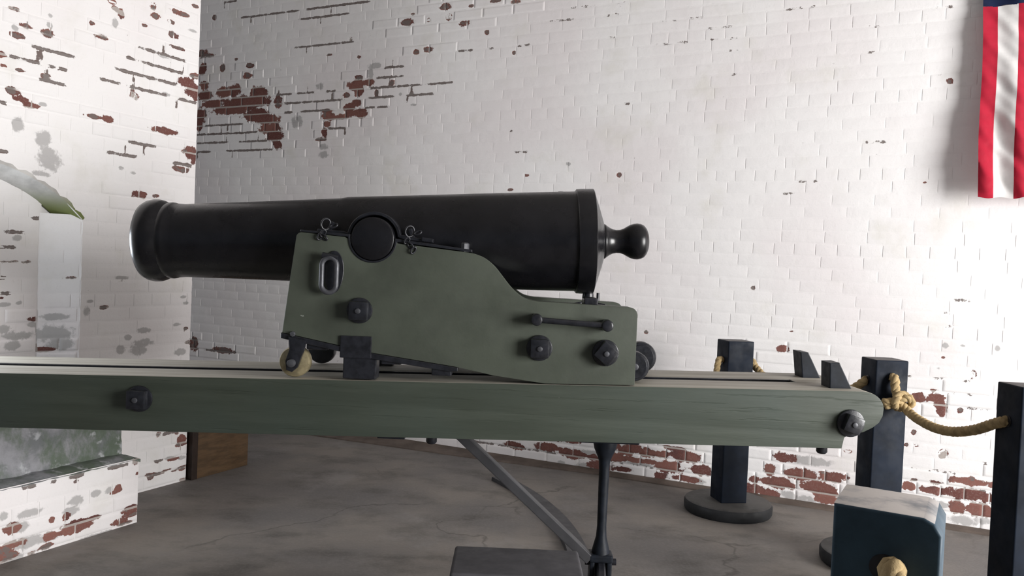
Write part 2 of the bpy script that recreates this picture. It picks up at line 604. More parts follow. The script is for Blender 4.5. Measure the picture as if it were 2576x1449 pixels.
# places where the whitewash has flaked: (along, height, half width, half height, kind)
# kind 0 = bare brick, 1 = dark chip, 2 = thin grey paint; cracks: (from, to, bed joint)
BACK_WEAR = [
    (-4.936,2.421,0.08,0.042,0),(-4.743,2.436,0.078,0.042,0),(-4.632,2.438,0.066,0.049,0),(-4.392,2.408,0.09,0.053,0),
    (-4.519,2.35,0.251,0.049,0),(-4.852,2.35,0.108,0.033,0),(-4.648,2.299,0.229,0.037,0),(-4.406,2.247,0.138,0.049,0),
    (-4.299,2.21,0.125,0.044,0),(-4.275,2.145,0.11,0.04,0),(-4.22,2.087,0.088,0.04,0),(-4.196,2.022,0.041,0.036,0),
    (-4.975,2.263,0.064,0.068,0),(-4.984,2.196,0.035,0.051,0),(-4.2,2.333,0.041,0.048,1),(-4.968,2.625,0.04,0.051,0),
    (-4.939,2.497,0.046,0.034,0),(-4.763,2.619,0.028,0.033,1),(-4.487,2.616,0.041,0.02,1),(-4.506,2.544,0.049,0.026,1),
    (-4.864,3.009,0.023,0.022,1),(-4.973,2.743,0.058,0.032,1),(-4.909,2.725,0.069,0.015,1),(-4.626,2.675,0.017,0.01,1),
    (-3.821,2.422,0.034,0.027,2),(-4.019,2.182,0.05,0.047,2),(-3.505,2.415,0.073,0.036,0),(-3.404,2.428,0.055,0.023,0),
    (-3.489,2.467,0.035,0.017,1),(-3.485,2.372,0.039,0.038,0),(-3.587,2.351,0.03,0.021,1),(-3.499,2.29,0.037,0.03,0),
    (-3.554,2.262,0.056,0.027,0),(-3.459,2.22,0.06,0.034,0),(-3.534,2.223,0.056,0.023,0),(-3.618,2.201,0.076,0.019,0),
    (-3.733,2.209,0.053,0.031,0),(-3.745,2.248,0.058,0.015,0),(-3.75,2.156,0.039,0.019,0),(-3.767,2.095,0.027,0.035,0),
    (-3.794,2.049,0.049,0.014,1),(-3.772,1.995,0.037,0.025,2),(-3.77,1.94,0.041,0.029,2),(-3.354,2.536,0.059,0.021,2),
    (-3.388,2.486,0.026,0.034,2),(-3.209,2.412,0.027,0.021,1),(-3.336,2.349,0.014,0.03,1),(-3.139,2.331,0.013,0.016,2),
    (-3.051,2.333,0.017,0.013,1),(-3.104,2.807,0.061,0.023,1),(-2.809,2.883,0.043,0.025,1),(-2.785,2.813,0.027,0.023,1),
    (-2.936,2.806,0.017,0.016,1),(-2.659,2.759,0.045,0.021,1),(-3.025,2.604,0.023,0.022,1),(-2.931,2.615,0.036,0.02,1),
    (-3.062,2.858,0.017,0.009,1),(-3.571,2.737,0.017,0.015,1),(-3.491,2.606,0.019,0.011,1),(-3.748,2.641,0.027,0.008,1),
    (-3.03,2.255,0.026,0.009,2),(-2.439,2.882,0.047,0.013,1),(-2.298,2.859,0.036,0.013,1),(-2.617,2.866,0.02,0.011,1),
    (-2.499,2.685,0.018,0.016,1),(-2.298,2.543,0.014,0.013,1),(-1.573,1.772,0.015,0.016,1),(-1.895,1.842,0.018,0.012,2),
    (-2.176,1.775,0.017,0.01,1),(-2.282,1.687,0.019,0.009,1),(0.129,2.217,0.015,0.015,1),(-0.596,0.822,0.037,0.018,0),
    (-1.366,0.857,0.013,0.012,1),(-0.774,1.142,0.012,0.01,1),(-0.562,0.92,0.011,0.006,1),(0.043,1.714,0.01,0.006,1),
    (0.174,0.9,0.012,0.015,2),(0.397,0.904,0.011,0.015,2),(0.249,0.907,0.013,0.006,2),(0.17,0.902,0.013,0.015,2),
    (0.397,0.904,0.012,0.014,2),(0.166,0.84,0.01,0.008,1),(0.147,0.785,0.009,0.007,2),(0.302,0.766,0.014,0.023,1),
    (0.066,0.627,0.038,0.027,0),(0.147,0.636,0.045,0.025,0),(0.163,0.609,0.029,0.025,0),(0.172,0.577,0.025,0.037,0),
    (0.13,0.673,0.018,0.01,0),(0.251,0.586,0.014,0.016,1),(0.189,0.36,0.023,0.025,0),(0.32,0.253,0.014,0.015,1),
    (0.064,0.212,0.015,0.01,1),(0.067,0.385,0.013,0.008,1),(0.022,0.383,0.011,0.01,1),(0.052,0.45,0.013,0.015,1),
    (0.168,0.212,0.036,0.012,0),(0.043,0.176,0.033,0.023,0),(0.162,0.169,0.04,0.018,0),(0.306,0.176,0.087,0.031,0),
    (0.26,0.107,0.039,0.039,0),(0.366,0.108,0.052,0.042,0),(0.291,0.042,0.063,0.024,2),(0.376,0.057,0.042,0.02,2),
    (-0.323,0.162,0.052,0.028,0),(-0.377,0.092,0.053,0.044,0),(-0.32,0.084,0.036,0.028,0),(-0.35,0.035,0.056,0.022,2),
    (-0.357,0.183,0.032,0.01,1),(-0.25,0.312,0.024,0.01,1),(-1.328,0.157,0.051,0.029,0),(-1.233,0.16,0.039,0.021,0),
    (-1.156,0.201,0.063,0.015,0),(-1.335,0.094,0.048,0.021,2),(-1.198,0.093,0.082,0.035,0),(-1.078,0.161,0.074,0.032,0),
    (-1.009,0.1,0.064,0.03,0),(-1.237,0.03,0.044,0.023,0),(-0.638,0.16,0.03,0.037,0),(-0.577,0.241,0.035,0.021,0),
    (-0.472,0.155,0.094,0.032,0),(-0.329,0.163,0.056,0.03,0),(-0.588,0.094,0.091,0.031,0),(-0.388,0.101,0.092,0.036,0),
    (-0.632,0.029,0.059,0.023,0),(-0.53,0.035,0.045,0.024,2),(-0.316,0.056,0.035,0.023,2),(-0.439,0.026,0.044,0.024,2),
    (-1.041,0.039,0.06,0.02,2),(-0.72,0.093,0.026,0.022,0),(-2.18,0.083,0.076,0.025,0),(-1.969,0.085,0.066,0.019,2),
    (-1.789,0.087,0.091,0.031,0),(-1.654,0.083,0.033,0.02,0),(-1.457,0.151,0.056,0.029,0),(-1.523,0.094,0.029,0.02,0),
    (-1.401,0.097,0.067,0.022,2),(-1.315,0.163,0.045,0.019,0),(-1.228,0.164,0.037,0.019,0),(-1.21,0.089,0.068,0.032,0),
    (-1.236,0.031,0.037,0.019,0),(-1.859,0.02,0.028,0.017,2),(-1.698,0.021,0.07,0.021,2),(-1.194,0.205,0.044,0.011,0),
    (-4.969,0.505,0.049,0.057,1),(-4.659,0.479,0.103,0.025,1),
]
BACK_CRACKS = [
    (-4.223,-4.079,36),(-4.028,-3.878,36),(-3.77,-3.683,36),(-4.127,-3.633,35),(-4.145,-4.063,34),(-3.992,-3.716,34),
    (-3.341,-3.118,37),(-3.393,-2.959,36),(-2.933,-2.824,36),(-3.399,-3.191,35),(-3.094,-2.888,35),(-3.433,-3.341,34),
    (-3.323,-3.233,34),(-3.739,-3.577,32),(-5.021,-4.401,32),(-4.937,-4.533,33),(-5.001,-4.682,31),(-4.582,-4.292,31),
    (-4.998,-4.859,30),(-4.69,-4.236,30),(-3.281,-3.121,38),(-3.974,-3.41,45),(-4.601,-4.023,45),(-4.032,-3.612,44),
    (-4.773,-4.639,47),(-4.063,-3.546,41),(-1.921,-1.762,42),(-1.668,-1.566,42),(-2.063,-1.891,41),(-1.355,-1.267,40),
    (-1.69,-1.622,41),(-2.706,-2.594,39),(-2.271,-2.196,39),(-2.484,-2.445,39),(-2.852,-2.737,36),(-1.676,-1.633,39),
    (-1.397,-1.372,38),(-1.349,-1.292,38),(-1.268,-1.197,38),(-1.834,-1.785,31),(-2.265,-2.17,29),(-1.525,-1.504,30),
    (-2.304,-2.256,31),(-1.597,-1.53,33),(-1.228,-1.119,40),(-1.093,-1.031,39),(-1.02,-0.934,39),(-1.078,-1.024,38),
    (-0.96,-0.856,38),(-0.683,-0.591,40),(-0.556,-0.522,40),(-0.301,-0.249,38),(-0.233,-0.197,38),(-0.291,-0.255,37),
    (-0.305,-0.217,36),(0.026,0.09,34),(-0.253,-0.137,29),(-0.217,-0.172,28),(0.05,0.128,39),(-0.944,-0.899,35),
    (-0.575,-0.465,26),(-0.972,-0.883,37),(-0.651,-0.558,25),(0.199,0.271,17),(0.163,0.216,16),(0.17,0.206,15),
    (0.113,0.172,11),(0.236,0.307,11),(0.275,0.395,10),(0.286,0.398,9),(0.013,0.039,11),(0.116,0.225,10),(0.039,0.091,4),
    (0.135,0.251,4),(0.361,0.383,5),(0.131,0.185,7),(0.354,0.403,3),(-2.506,-2.222,1),(-2.222,-1.984,1),(-1.984,-1.869,1),
    (-1.491,-1.281,1),(-1.614,-1.522,1),(-4.846,-4.526,7),
]
LEFT_WEAR = [
    (2.6,2.358,0.027,0.011,0),(2.62,2.332,0.021,0.014,0),(2.651,2.316,0.018,0.022,0),(2.616,2.262,0.016,0.023,2),
    (2.825,2.406,0.018,0.023,1),(2.842,2.363,0.028,0.016,1),(2.139,2.187,0.027,0.01,1),(2.193,2.129,0.031,0.011,1),
    (2.155,2.082,0.03,0.015,1),(2.146,2.108,0.016,0.015,2),(2.289,2.127,0.029,0.018,1),(2.296,2.163,0.017,0.013,2),
    (2.301,2.207,0.014,0.008,2),(2.493,2.227,0.017,0.011,1),(2.548,2.181,0.038,0.011,1),(2.949,2.298,0.037,0.017,1),
    (2.935,2.362,0.029,0.01,1),(2.983,2.42,0.058,0.014,1),(2.779,2.3,0.019,0.007,1),(3.043,2.084,0.056,0.024,0),
    (3.085,2.045,0.045,0.038,0),(3.106,2.127,0.041,0.016,1),(3.102,2.023,0.024,0.025,0),(2.732,1.947,0.026,0.019,0),
    (2.724,1.975,0.011,0.025,1),(2.104,1.942,0.019,0.01,1),(2.172,1.94,0.021,0.007,1),(2.286,1.94,0.029,0.013,1),
    (2.143,1.846,0.032,0.016,1),(2.175,1.822,0.033,0.014,0),(2.218,1.804,0.039,0.014,0),(2.273,1.818,0.022,0.008,2),
    (2.592,1.812,0.031,0.017,0),(2.522,1.81,0.051,0.01,1),(2.914,1.812,0.088,0.017,0),(2.167,1.712,0.026,0.036,2),
    (2.282,1.673,0.037,0.034,2),(2.313,1.587,0.054,0.051,2),(3.082,1.724,0.045,0.031,0),(3.103,1.695,0.016,0.032,0),
    (3.021,1.633,0.048,0.016,1),(2.704,1.658,0.017,0.009,2),(2.741,1.58,0.014,0.009,2),(2.672,1.595,0.013,0.009,2),
    (3.073,2.354,0.032,0.009,2),(3.083,2.485,0.024,0.009,1),(2.982,2.242,0.047,0.009,1),(2.78,1.478,0.044,0.019,0),
    (2.871,1.481,0.022,0.009,1),(2.83,0.813,0.041,0.014,2),(2.739,0.781,0.023,0.014,2),(2.826,0.75,0.062,0.023,2),
    (2.8,0.717,0.051,0.029,2),(2.702,0.724,0.026,0.02,2),(3.055,0.687,0.038,0.018,2),(3.066,0.975,0.019,0.007,2),
    (3.083,0.942,0.019,0.009,2),(3.035,0.832,0.03,0.009,2),(2.512,0.914,0.018,0.024,2),(2.531,0.961,0.018,0.008,2),
    (3.087,0.224,0.035,0.025,0),(3.091,0.127,0.033,0.011,2),(2.93,-0.024,0.038,0.022,2),(2.97,-0.017,0.042,0.014,1),
    (3.053,-0.019,0.05,0.01,1),
]
LEFT_CRACKS = [
    (2.225,2.41,31),(2.126,2.262,30),(2.293,2.324,30),(2.341,2.385,30),(2.253,2.378,29),(2.755,3.032,33),(2.771,3.018,32),
    (2.633,2.981,31),(2.541,2.652,30),(2.692,2.922,30),(2.984,3.112,30),(2.701,2.872,26),(2.596,2.759,25),
    (2.092,2.123,27),(2.681,2.743,32),(2.974,3.094,25),(2.098,2.129,24),(2.912,2.979,2),(2.907,2.961,1),(2.96,3.043,4),
]
RECESS_WEAR = [
    (2.333,0.883,0.044,0.012,0),(2.323,0.858,0.039,0.014,2),(2.246,0.811,0.073,0.021,2),(2.396,0.753,0.067,0.009,0),
    (2.235,1.238,0.021,0.016,2),(2.227,1.135,0.018,0.007,1),(2.339,1.222,0.013,0.013,1),(2.284,1.134,0.013,0.008,1),
    (2.247,0.955,0.015,0.008,2),(2.172,0.978,0.01,0.006,0),(2.182,0.949,0.03,0.01,2),(2.185,0.844,0.025,0.02,2),
    (2.222,0.772,0.041,0.02,2),(2.395,1.368,0.011,0.008,1),(2.398,1.155,0.011,0.013,2),(2.39,0.97,0.014,0.004,1),
    (2.177,1.131,0.025,0.005,1),
]
RECESS_CRACKS = [
    (2.189,2.275,19),(2.161,2.223,18),(2.3,2.358,20),(2.166,2.215,15),(2.164,2.186,16),
]
JAMB_WEAR = [
    (-3.45,0.891,0.048,0.016,2),(-3.455,0.816,0.075,0.04,2),(-3.418,1.07,0.024,0.006,1),(-3.499,1.005,0.016,0.008,2),
    (-3.476,0.745,0.064,0.011,0),(-3.437,0.769,0.048,0.032,2),
]
JAMB_CRACKS = [
]
APRON_WEAR = [
    (2.415,0.173,0.021,0.02,0),(2.388,0.16,0.023,0.007,0),(2.367,0.177,0.019,0.017,2),(2.304,0.178,0.025,0.015,2),
    (2.219,0.17,0.031,0.022,2),(2.19,0.166,0.015,0.007,2),(2.479,0.067,0.041,0.021,0),(2.452,0.064,0.024,0.01,1),
    (2.173,0.114,0.02,0.016,0),(2.112,0.117,0.013,0.014,0),(2.223,0.063,0.078,0.027,0),(2.194,0.052,0.04,0.019,0),
    (2.297,0.075,0.032,0.013,0),(1.948,0.128,0.036,0.023,0),(1.991,0.121,0.032,0.022,2),(2.02,0.169,0.065,0.016,2),
    (1.917,0.182,0.018,0.018,2),(2.104,0.055,0.029,0.019,0),(2.014,0.054,0.07,0.023,2),(2.092,0.015,0.033,0.012,1),
    (1.921,0.048,0.026,0.013,1),(1.934,0.014,0.022,0.011,1),(2.033,0.006,0.019,0.01,1),(2.191,0.13,0.04,0.019,2),
    (2.212,0.249,0.01,0.007,1),(2.203,0.298,0.007,0.005,2),(2.513,0.219,0.014,0.008,0),(2.518,0.182,0.014,0.01,0),
    (2.476,0.314,0.046,0.017,0),(2.503,0.285,0.023,0.025,0),(2.326,-0.007,0.107,0.014,2),(2.448,0.012,0.045,0.007,1),
]
APRON_CRACKS = [
    (2.364,2.467,4),(1.987,2.044,4),(2.102,2.13,4),(2.177,2.251,4),
]


CRACK_RND = random.Random(21)


def full_wear(wear, cracks, bold_at):
    """Cracks in the bed joints also chip the brick edges beside them."""
    w = list(wear)
    for a, b, k in cracks:
        bold = bold_at(a)
        w.append(((a + b) / 2, JOINT0 + COURSE * k, (b - a) / 2 * 1.05, 0.0056 + 0.0030 * bold, 3 + 0.5 * bold))
        for _ in range(1 if b - a > 0.12 and bold > 0.5 else 0):
            u = CRACK_RND.uniform(a, b)
            w.append((u, JOINT0 + COURSE * (k + CRACK_RND.choice((-0.4, 0.4))), 0.006, 0.026, 3 + 0.5 * bold))
    return w


def wear_at(wear, u, z):
    peel = dark = grey = 0.0
    for a, h, ra, rh, k in wear:
        dx, dz = abs(u - a) / ra, abs(z - h) / rh
        if dx > 1.5 or dz > 1.5:
            continue
        if k >= 3:
            f = min(1.0, max(0.0, 1.5 - max(dx ** 3, dz)))
        else:
            f = min(1.0, max(0.0, 1.5 - math.sqrt(dx * dx + dz * dz)))
        if k in (0, 1):
            peel = max(peel, f)
        if k == 1 or k >= 3:
            dark = max(dark, f * (0.62 if k == 1 else 0.60 + 0.34 * (k - 3)))
        if k == 2:
            grey = max(grey, f)
    return peel, dark, grey


def near_wear(wear, u0, u1, z0, z1):
    return [w for w in wear if w[0] + w[2] * 1.5 > u0 and w[0] - w[2] * 1.5 < u1 and w[1] + w[3] * 1.5 > z0 and w[1] - w[3] * 1.5 < z1]


def add_attrs(me, vals):
    for name, arr in vals.items():
        a = me.attributes.new(name, 'FLOAT', 'POINT')
        a.data.foreach_set('value', arr)


class Plane:
    """A flat piece of masonry: origin, direction along the course and outward normal, in the wall's frame."""

    def __init__(self, along, normal, offset, wear, cracks, clamp=None, moss=None, skip=None, bold_at=lambda u: 1.0):
        self.a, self.n, self.off = Vector(along), Vector(normal), offset
        self.wear = full_wear(wear, cracks, bold_at)
        self.clamp, self.moss, self.skip = clamp, moss, skip

    def co(self, u, z, h):
        return self.a * u + self.n * (self.off + h) + Vector((0, 0, z))


def lay_courses(u0, u1, z0, z1, rnd, phase=0.0):
    """Brick rectangles of a common bond: stretchers with a header course now and then."""
    rects = []
    k0, k1 = int(round((z0 - JOINT0) / COURSE)) - 1, int((z1 - JOINT0) / COURSE) + 1
    for k in range(k0, k1 + 1):
        a, b = JOINT0 + COURSE * k + JOINT / 2, JOINT0 + COURSE * (k + 1) - JOINT / 2
        a, b = max(a, z0), min(b, z1)
        if b - a < 0.012:
            continue
        head = (k % 6 == 2)
        pitch = 0.108 if head else 0.214
        u = u0 - pitch + ((k % 2) * 0.5 * pitch + (k * 0.037 if not head else 0.02) + phase) % pitch
        while u < u1:
            w = pitch * (1 + rnd.uniform(-0.04, 0.04))
            p, q = max(u + JOINT * 0.3, u0), min(u + w - JOINT * 0.3, u1)
            if q - p > 0.02:
                rects.append((p, q, a, b, k))
            u += w
    return rects


def brick_geo(pl, rect, rnd, proud):
    u0, u1, z0, z1, k = rect
    wear = near_wear(pl.wear, u0, u1, z0, z1)
    fine = bool(wear)
    bare = any(w[4] in (0, 1) and w[2] > 0.03 for w in wear)
    if bare:
        proud += 0.002
    bv = 0.009 if not bare else 0.005
    nu = max(2, int((u1 - u0) / (0.0095 if fine else 0.07)))
    nz = max(2 if not fine else 5, int((z1 - z0) / (0.0095 if fine else 0.05)))
    us = [u0, u0 + bv] + [u0 + bv + (u1 - u0 - 2 * bv) * i / nu for i in range(1, nu)] + [u1 - bv, u1]
    zs = [z0, z0 + bv] + [z0 + bv + (z1 - z0 - 2 * bv) * i / nz for i in range(1, nz)] + [z1 - bv, z1]
    h0 = proud + (0.0005 * math.sin(k * 7.3)) + rnd.uniform(-0.00012, 0.00012)
    tu, tz = rnd.uniform(-0.0006, 0.0006), 0.010 * math.sin(k * 3.1)
    cu, cz = (u0 + u1) / 2, (z0 + z1) / 2
    verts, faces, at = [], [], {'peel': [], 'dark': [], 'grey': [], 'moss': [], 'tone': []}
    tone = rnd.random()
    W, Hn = len(us), len(zs)

    def put(u, z, h):
        cu_, cz_ = (u, z)
        if pl.clamp:
            cu_, cz_ = pl.clamp(u, z)
        p, d, g = wear_at(wear, cu_, cz_) if wear else (0, 0, 0)
        verts.append(pl.co(cu_, cz_, h - (0.0012 if p > 0.5 else 0)))
        at['peel'].append(p)
        at['dark'].append(d)
        at['grey'].append(g)
        at['moss'].append(pl.moss(cu_, cz_) if pl.moss else 0.0)
        at['tone'].append(tone)

    for j, z in enumerate(zs):
        for i, u in enumerate(us):
            edge = j in (0, Hn - 1)
            side = i in (0, W - 1)
            put(u, z, h0 + (u - cu) * tu + (z - cz) * tz - ((0.0032 if bare else 0.0012) if edge else ((0.003 if bare else 0.0005) if side else 0)))
    for j in range(Hn - 1):
        for i in range(W - 1):
            a = j * W + i
            faces.append((a, a + 1, a + W + 1, a + W))
    loop = list(range(W)) + [j * W + W - 1 for j in range(1, Hn)] + [(Hn - 1) * W + i for i in range(W - 2, -1, -1)] + [j * W for j in range(Hn - 2, 0, -1)]
    base = len(verts)
    for idx in loop:
        v = verts[idx]
        hh = (v.dot(pl.n) - pl.off)
        verts.append(v - pl.n * (hh + 0.008))
        for nm in at:
            at[nm].append(at[nm][idx])
    m = len(loop)
    for q in range(m):
        faces.append((loop[q], base + q, base + (q + 1) % m, loop[(q + 1) % m]))
    centre = pl.co(cu, cz, 0)
    return verts, faces, at, centre, fine


def mortar_geo(pl, u0, u1, z0, z1, step=0.015):
    us = [u0 + (u1 - u0) * i / max(1, int((u1 - u0) / step)) for i in range(max(1, int((u1 - u0) / step)) + 1)]
    zs = [z0]
    k = int((z0 - JOINT0) / COURSE) - 1
    while JOINT0 + COURSE * k < z1:
        for d in (-0.0105, -0.0045, 0.0045, 0.0105):
            z = JOINT0 + COURSE * k + d
            if zs[-1] + 0.002 < z < z1 - 0.002:
                zs.append(z)
        k += 1
    zs.append(z1)
    verts, faces, at = [], [], {'peel': [], 'dark': [], 'grey': [], 'moss': [], 'tone': []}
    W = len(us)
    for z in zs:
        row = near_wear(pl.wear, u0, u1, z - 0.001, z + 0.001)
        for u in us:
            cu, cz = pl.clamp(u, z) if pl.clamp else (u, z)
            p, d, g = wear_at(row, cu, cz)
            verts.append(pl.co(cu, cz, 0))
            at['peel'].append(p)
            at['dark'].append(d)
            at['grey'].append(g)
            at['moss'].append(pl.moss(cu, cz) if pl.moss else 0.0)
            at['tone'].append(0.5)
    for j in range(len(zs) - 1):
        for i in range(W - 1):
            a = j * W + i
            if pl.skip and pl.skip((us[i] + us[i + 1]) / 2, (zs[j] + zs[j + 1]) / 2):
                continue
            faces.append((a, a + 1, a + W + 1, a + W))
    return verts, faces, at


def join_geo(parts):
    V, F, A = [], [], {'peel': [], 'dark': [], 'grey': [], 'moss': [], 'tone': []}
    for v, f, a in parts:
        o = len(V)
        V += v
        F += [tuple(i + o for i in q) for q in f]
        for k in A:
            A[k] += a[k]
    return V, F, A


def geo_obj(name, geo, mat, parent=None, origin=None):
    V, F, A = geo
    if origin is not None:
        V = [v - origin for v in V]
    me = bpy.data.meshes.new(name)
    me.from_pydata([tuple(v) for v in V], [], F)
    me.update()
    add_attrs(me, A)
    me.materials.append(mat)
    for p in me.polygons:
        p.use_smooth = True
    me.set_sharp_from_angle(angle=math.radians(50))
    o = bpy.data.objects.new(name, me)
    COL.objects.link(o)
    if parent is not None:
        o.parent = parent
    if origin is not None:
        o.location = origin
    return o


def slab_geo(pts, z0, z1):
    """Plain prism (plan outline, heights) with empty wear attributes, to give a wall its body."""
    n = len(pts)
    V = [Vector((x, y, z0)) for x, y in pts] + [Vector((x, y, z1)) for x, y in pts]
    F = [tuple(range(n))[::-1], tuple(range(n, 2 * n))] + [(i, (i + 1) % n, n + (i + 1) % n, n + i) for i in range(n)]
    A = {k: [0.0] * (2 * n) for k in ('peel', 'dark', 'grey', 'moss', 'tone')}
    return V, F, A


def place_bricks(root, plane_rects, limit, score, rnd, proud=0.0016):
    """The `limit` best-showing bricks become objects, the others one joined part."""
    items = []
    for pl, rects in plane_rects:
        for r in rects:
            if pl.skip and all(pl.skip(u, z) for u in (r[0] + .004, r[1] - .004) for z in (r[2] + .004, r[3] - .004)):
                continue
            g = brick_geo(pl, r, rnd, proud)
            items.append((score(pl, r, g[4]), g))
    items.sort(key=lambda t: -t[0])
    for s, g in items[:limit]:
        geo_obj('brick', g[:3], M_BRICK, root, g[3])
    rest = [g[:3] for s, g in items[limit:]]
    if rest:
        o = geo_obj('brickwork', join_geo(rest), M_BRICK, root)
        o['kind'] = 'stuff'


# ---- the long wall behind the gun
WALL_Y = 4.6
rnd = random.Random(11)
for k in range(0, 6):                  # the lowest courses have lost most of their paint
    for _ in range(11 - k):
        x = rnd.uniform(-2.0, 0.8)
        if k > 2 + 1.2 * (x + 2.0):
            continue
        BACK_WEAR.append((x, JOINT0 + COURSE * (k + 0.5), rnd.uniform(0.05, 0.11), rnd.uniform(0.014, 0.03), rnd.choice((0, 0, 2, 0))))
pl_back = Plane((1, 0, 0), (0, -1, 0), -WALL_Y, BACK_WEAR, BACK_CRACKS, bold_at=lambda u: min(1.0, max(0.0, (-1.9 - u) / 1.2)))
ZT = 3.55
wall_back = geo_obj('wall_back', join_geo([mortar_geo(pl_back, -6.2, 4.02, 0, ZT),
                                           slab_geo([(-6.2, WALL_Y + 0.012), (4.02, WALL_Y + 0.012), (4.02, WALL_Y + 0.4), (-6.2, WALL_Y + 0.4)], 0, ZT)]), M_MORTAR)
wall_back.rotation_euler.z = WALL_YAW
tag(wall_back, 'whitewashed brick wall with flaking paint behind the gun', kind='structure')


def score_back(pl, r, worn):
    u, z = (r[0] + r[1]) / 2, (r[2] + r[3]) / 2
    if not (-4.95 < u < 0.55 and z < 3.1):
        return -1
    big = (r[1] - r[0]) * 10 / (4.6 - 0.35 * u)
    return big + (3 if worn and any(w[4] == 0 for w in near_wear(pl.wear, *r[:4])) else (1.2 if worn else 0))


place_bricks(wall_back, [(pl_back, lay_courses(-6.2, 4.02, 0.008, ZT, rnd))], 300, score_back, rnd)

# ---- the scarp wall on the left with the arched embrasure recess
LX, RX, AX = -3.40, -3.485, -3.03      # wall face, recess face, apron face
JY, SPRING, PIER_END = 2.48, 1.335, 3.12
ARC_C = (1.937, 0.783)                  # centre (along the wall, height) of the segmental arch
ARC_R = math.hypot(JY - ARC_C[0], SPRING - ARC_C[1])


def in_recess(u, z):
    if u >= JY or u <= 2 * ARC_C[0] - JY:
        return False
    if z <= SPRING:
        return True
    return math.hypot(u - ARC_C[0], z - ARC_C[1]) < ARC_R


def out_of_recess(u, z):
    if not in_recess(u, z):
        return u, z
    if z < SPRING - 0.03 or (z < SPRING and abs(u - ARC_C[0]) > 0.4):
        return (JY if u > ARC_C[0] else 2 * ARC_C[0] - JY), z
    d = math.hypot(u - ARC_C[0], z - ARC_C[1])
    if d < 0.2:
        return u, z
    f = ARC_R / d
    return ARC_C[0] + (u - ARC_C[0]) * f, max(SPRING, ARC_C[1] + (z - ARC_C[1]) * f)


def left_moss(u, z):
    return 0.0


rnd = random.Random(17)
for _ in range(46):                    # small smudges and chips, thickest along the pier's edge and foot
    u = rnd.choice((rnd.uniform(2.0, 3.1), 3.12 - abs(rnd.gauss(0, 0.08))))
    z = rnd.choice((rnd.uniform(0.0, 3.2), abs(rnd.gauss(0, 0.12))))
    k_ = round((z - JOINT0) / COURSE)
    LEFT_WEAR.append((u, JOINT0 + COURSE * k_ + rnd.uniform(-0.01, 0.01), rnd.uniform(0.012, 0.045), rnd.uniform(0.006, 0.014), rnd.choice((1, 2, 2, 1, 0))))
for _ in range(16):
    APRON_WEAR.append((rnd.uniform(1.7, 2.5), abs(rnd.gauss(0, 0.05)), rnd.uniform(0.02, 0.07), rnd.uniform(0.008, 0.02), rnd.choice((0, 2, 1, 2))))
U0, U1 = 0.2, PIER_END
pl_left = Plane((0, 1, 0), (1, 0, 0), LX, LEFT_WEAR, LEFT_CRACKS, clamp=out_of_recess, skip=in_recess)
pl_rec = Plane((0, 1, 0), (1, 0, 0), RX, RECESS_WEAR, RECESS_CRACKS)
JB = JY - 0.15                         # the jamb is splayed
ja = Vector((LX - RX, JY - JB, 0)).normalized()
jn = Vector((ja.y, -ja.x, 0))
ju0, ju1 = ja.dot(Vector((RX, JB, 0))), ja.dot(Vector((LX, JY, 0)))
jamb_wear = [(ja.x * x + ja.y * (JY + (x - LX) * ja.y / ja.x), z, ra * 1.2, rz, k) for x, z, ra, rz, k in JAMB_WEAR]
pl_jamb = Plane(ja, jn, jn.dot(Vector((LX, JY, 0))), jamb_wear, JAMB_CRACKS)
pl_end = Plane((-1, 0, 0), (0, 1, 0), PIER_END, [], [])
left_parts = [mortar_geo(pl_left, U0, U1, 0, ZT), mortar_geo(pl_rec, 0.70, JB + 0.01, 0, 1.75, 0.03), mortar_geo(pl_jamb, ju0, ju1, 0, SPRING + 0.02, 0.03),
              mortar_geo(pl_end, -LX, -LX + 0.9, 0, ZT, 0.05),
              slab_geo([(LX - 0.9, U0), (RX - 0.012, U0), (RX - 0.012, U1 - 0.012), (LX - 0.9, U1 - 0.012)], 0, ZT),
              slab_geo([(RX - 0.012, JY + 0.012), (LX - 0.012, JY + 0.012), (LX - 0.012, U1 - 0.012), (RX - 0.012, U1 - 0.012)], 0, ZT),
              slab_geo([(RX - 0.012, U0), (LX - 0.012, U0), (LX - 0.012, JY + 0.012), (RX - 0.012, JY + 0.012)], 1.78, ZT)]
wall_left = geo_obj('wall_left', join_geo(left_parts), M_MORTAR)
wall_left.rotation_euler.z = WALL_YAW
tag(wall_left, 'whitewashed brick scarp wall with an arched recess by the muzzle', kind='structure')

rnd = random.Random(5)


def score_left(pl, r, worn):
    u, z = (r[0] + r[1]) / 2, (r[2] + r[3]) / 2
    if pl is pl_end:
        return -2
    if pl is pl_left and u < 2.05:
        return -1
    if pl is pl_rec and (u < 2.15 or z > 1.5):
        return -1
    return 1 + (1 if worn else 0) + (r[1] - r[0])


place_bricks(wall_left, [(pl_left, lay_courses(U0, U1, 0.008, ZT, rnd, 0.05)),
                         (pl_rec, lay_courses(0.72, JB - 0.004, 0.28, 1.74, rnd, 0.02)),
                         (pl_jamb, lay_courses(ju0 + 0.006, ju1 - 0.003, 0.28, SPRING, rnd)),
                         (pl_end, lay_courses(-LX + 0.006, -LX + 0.9, 0.008, ZT, rnd))], 300, score_left, rnd)

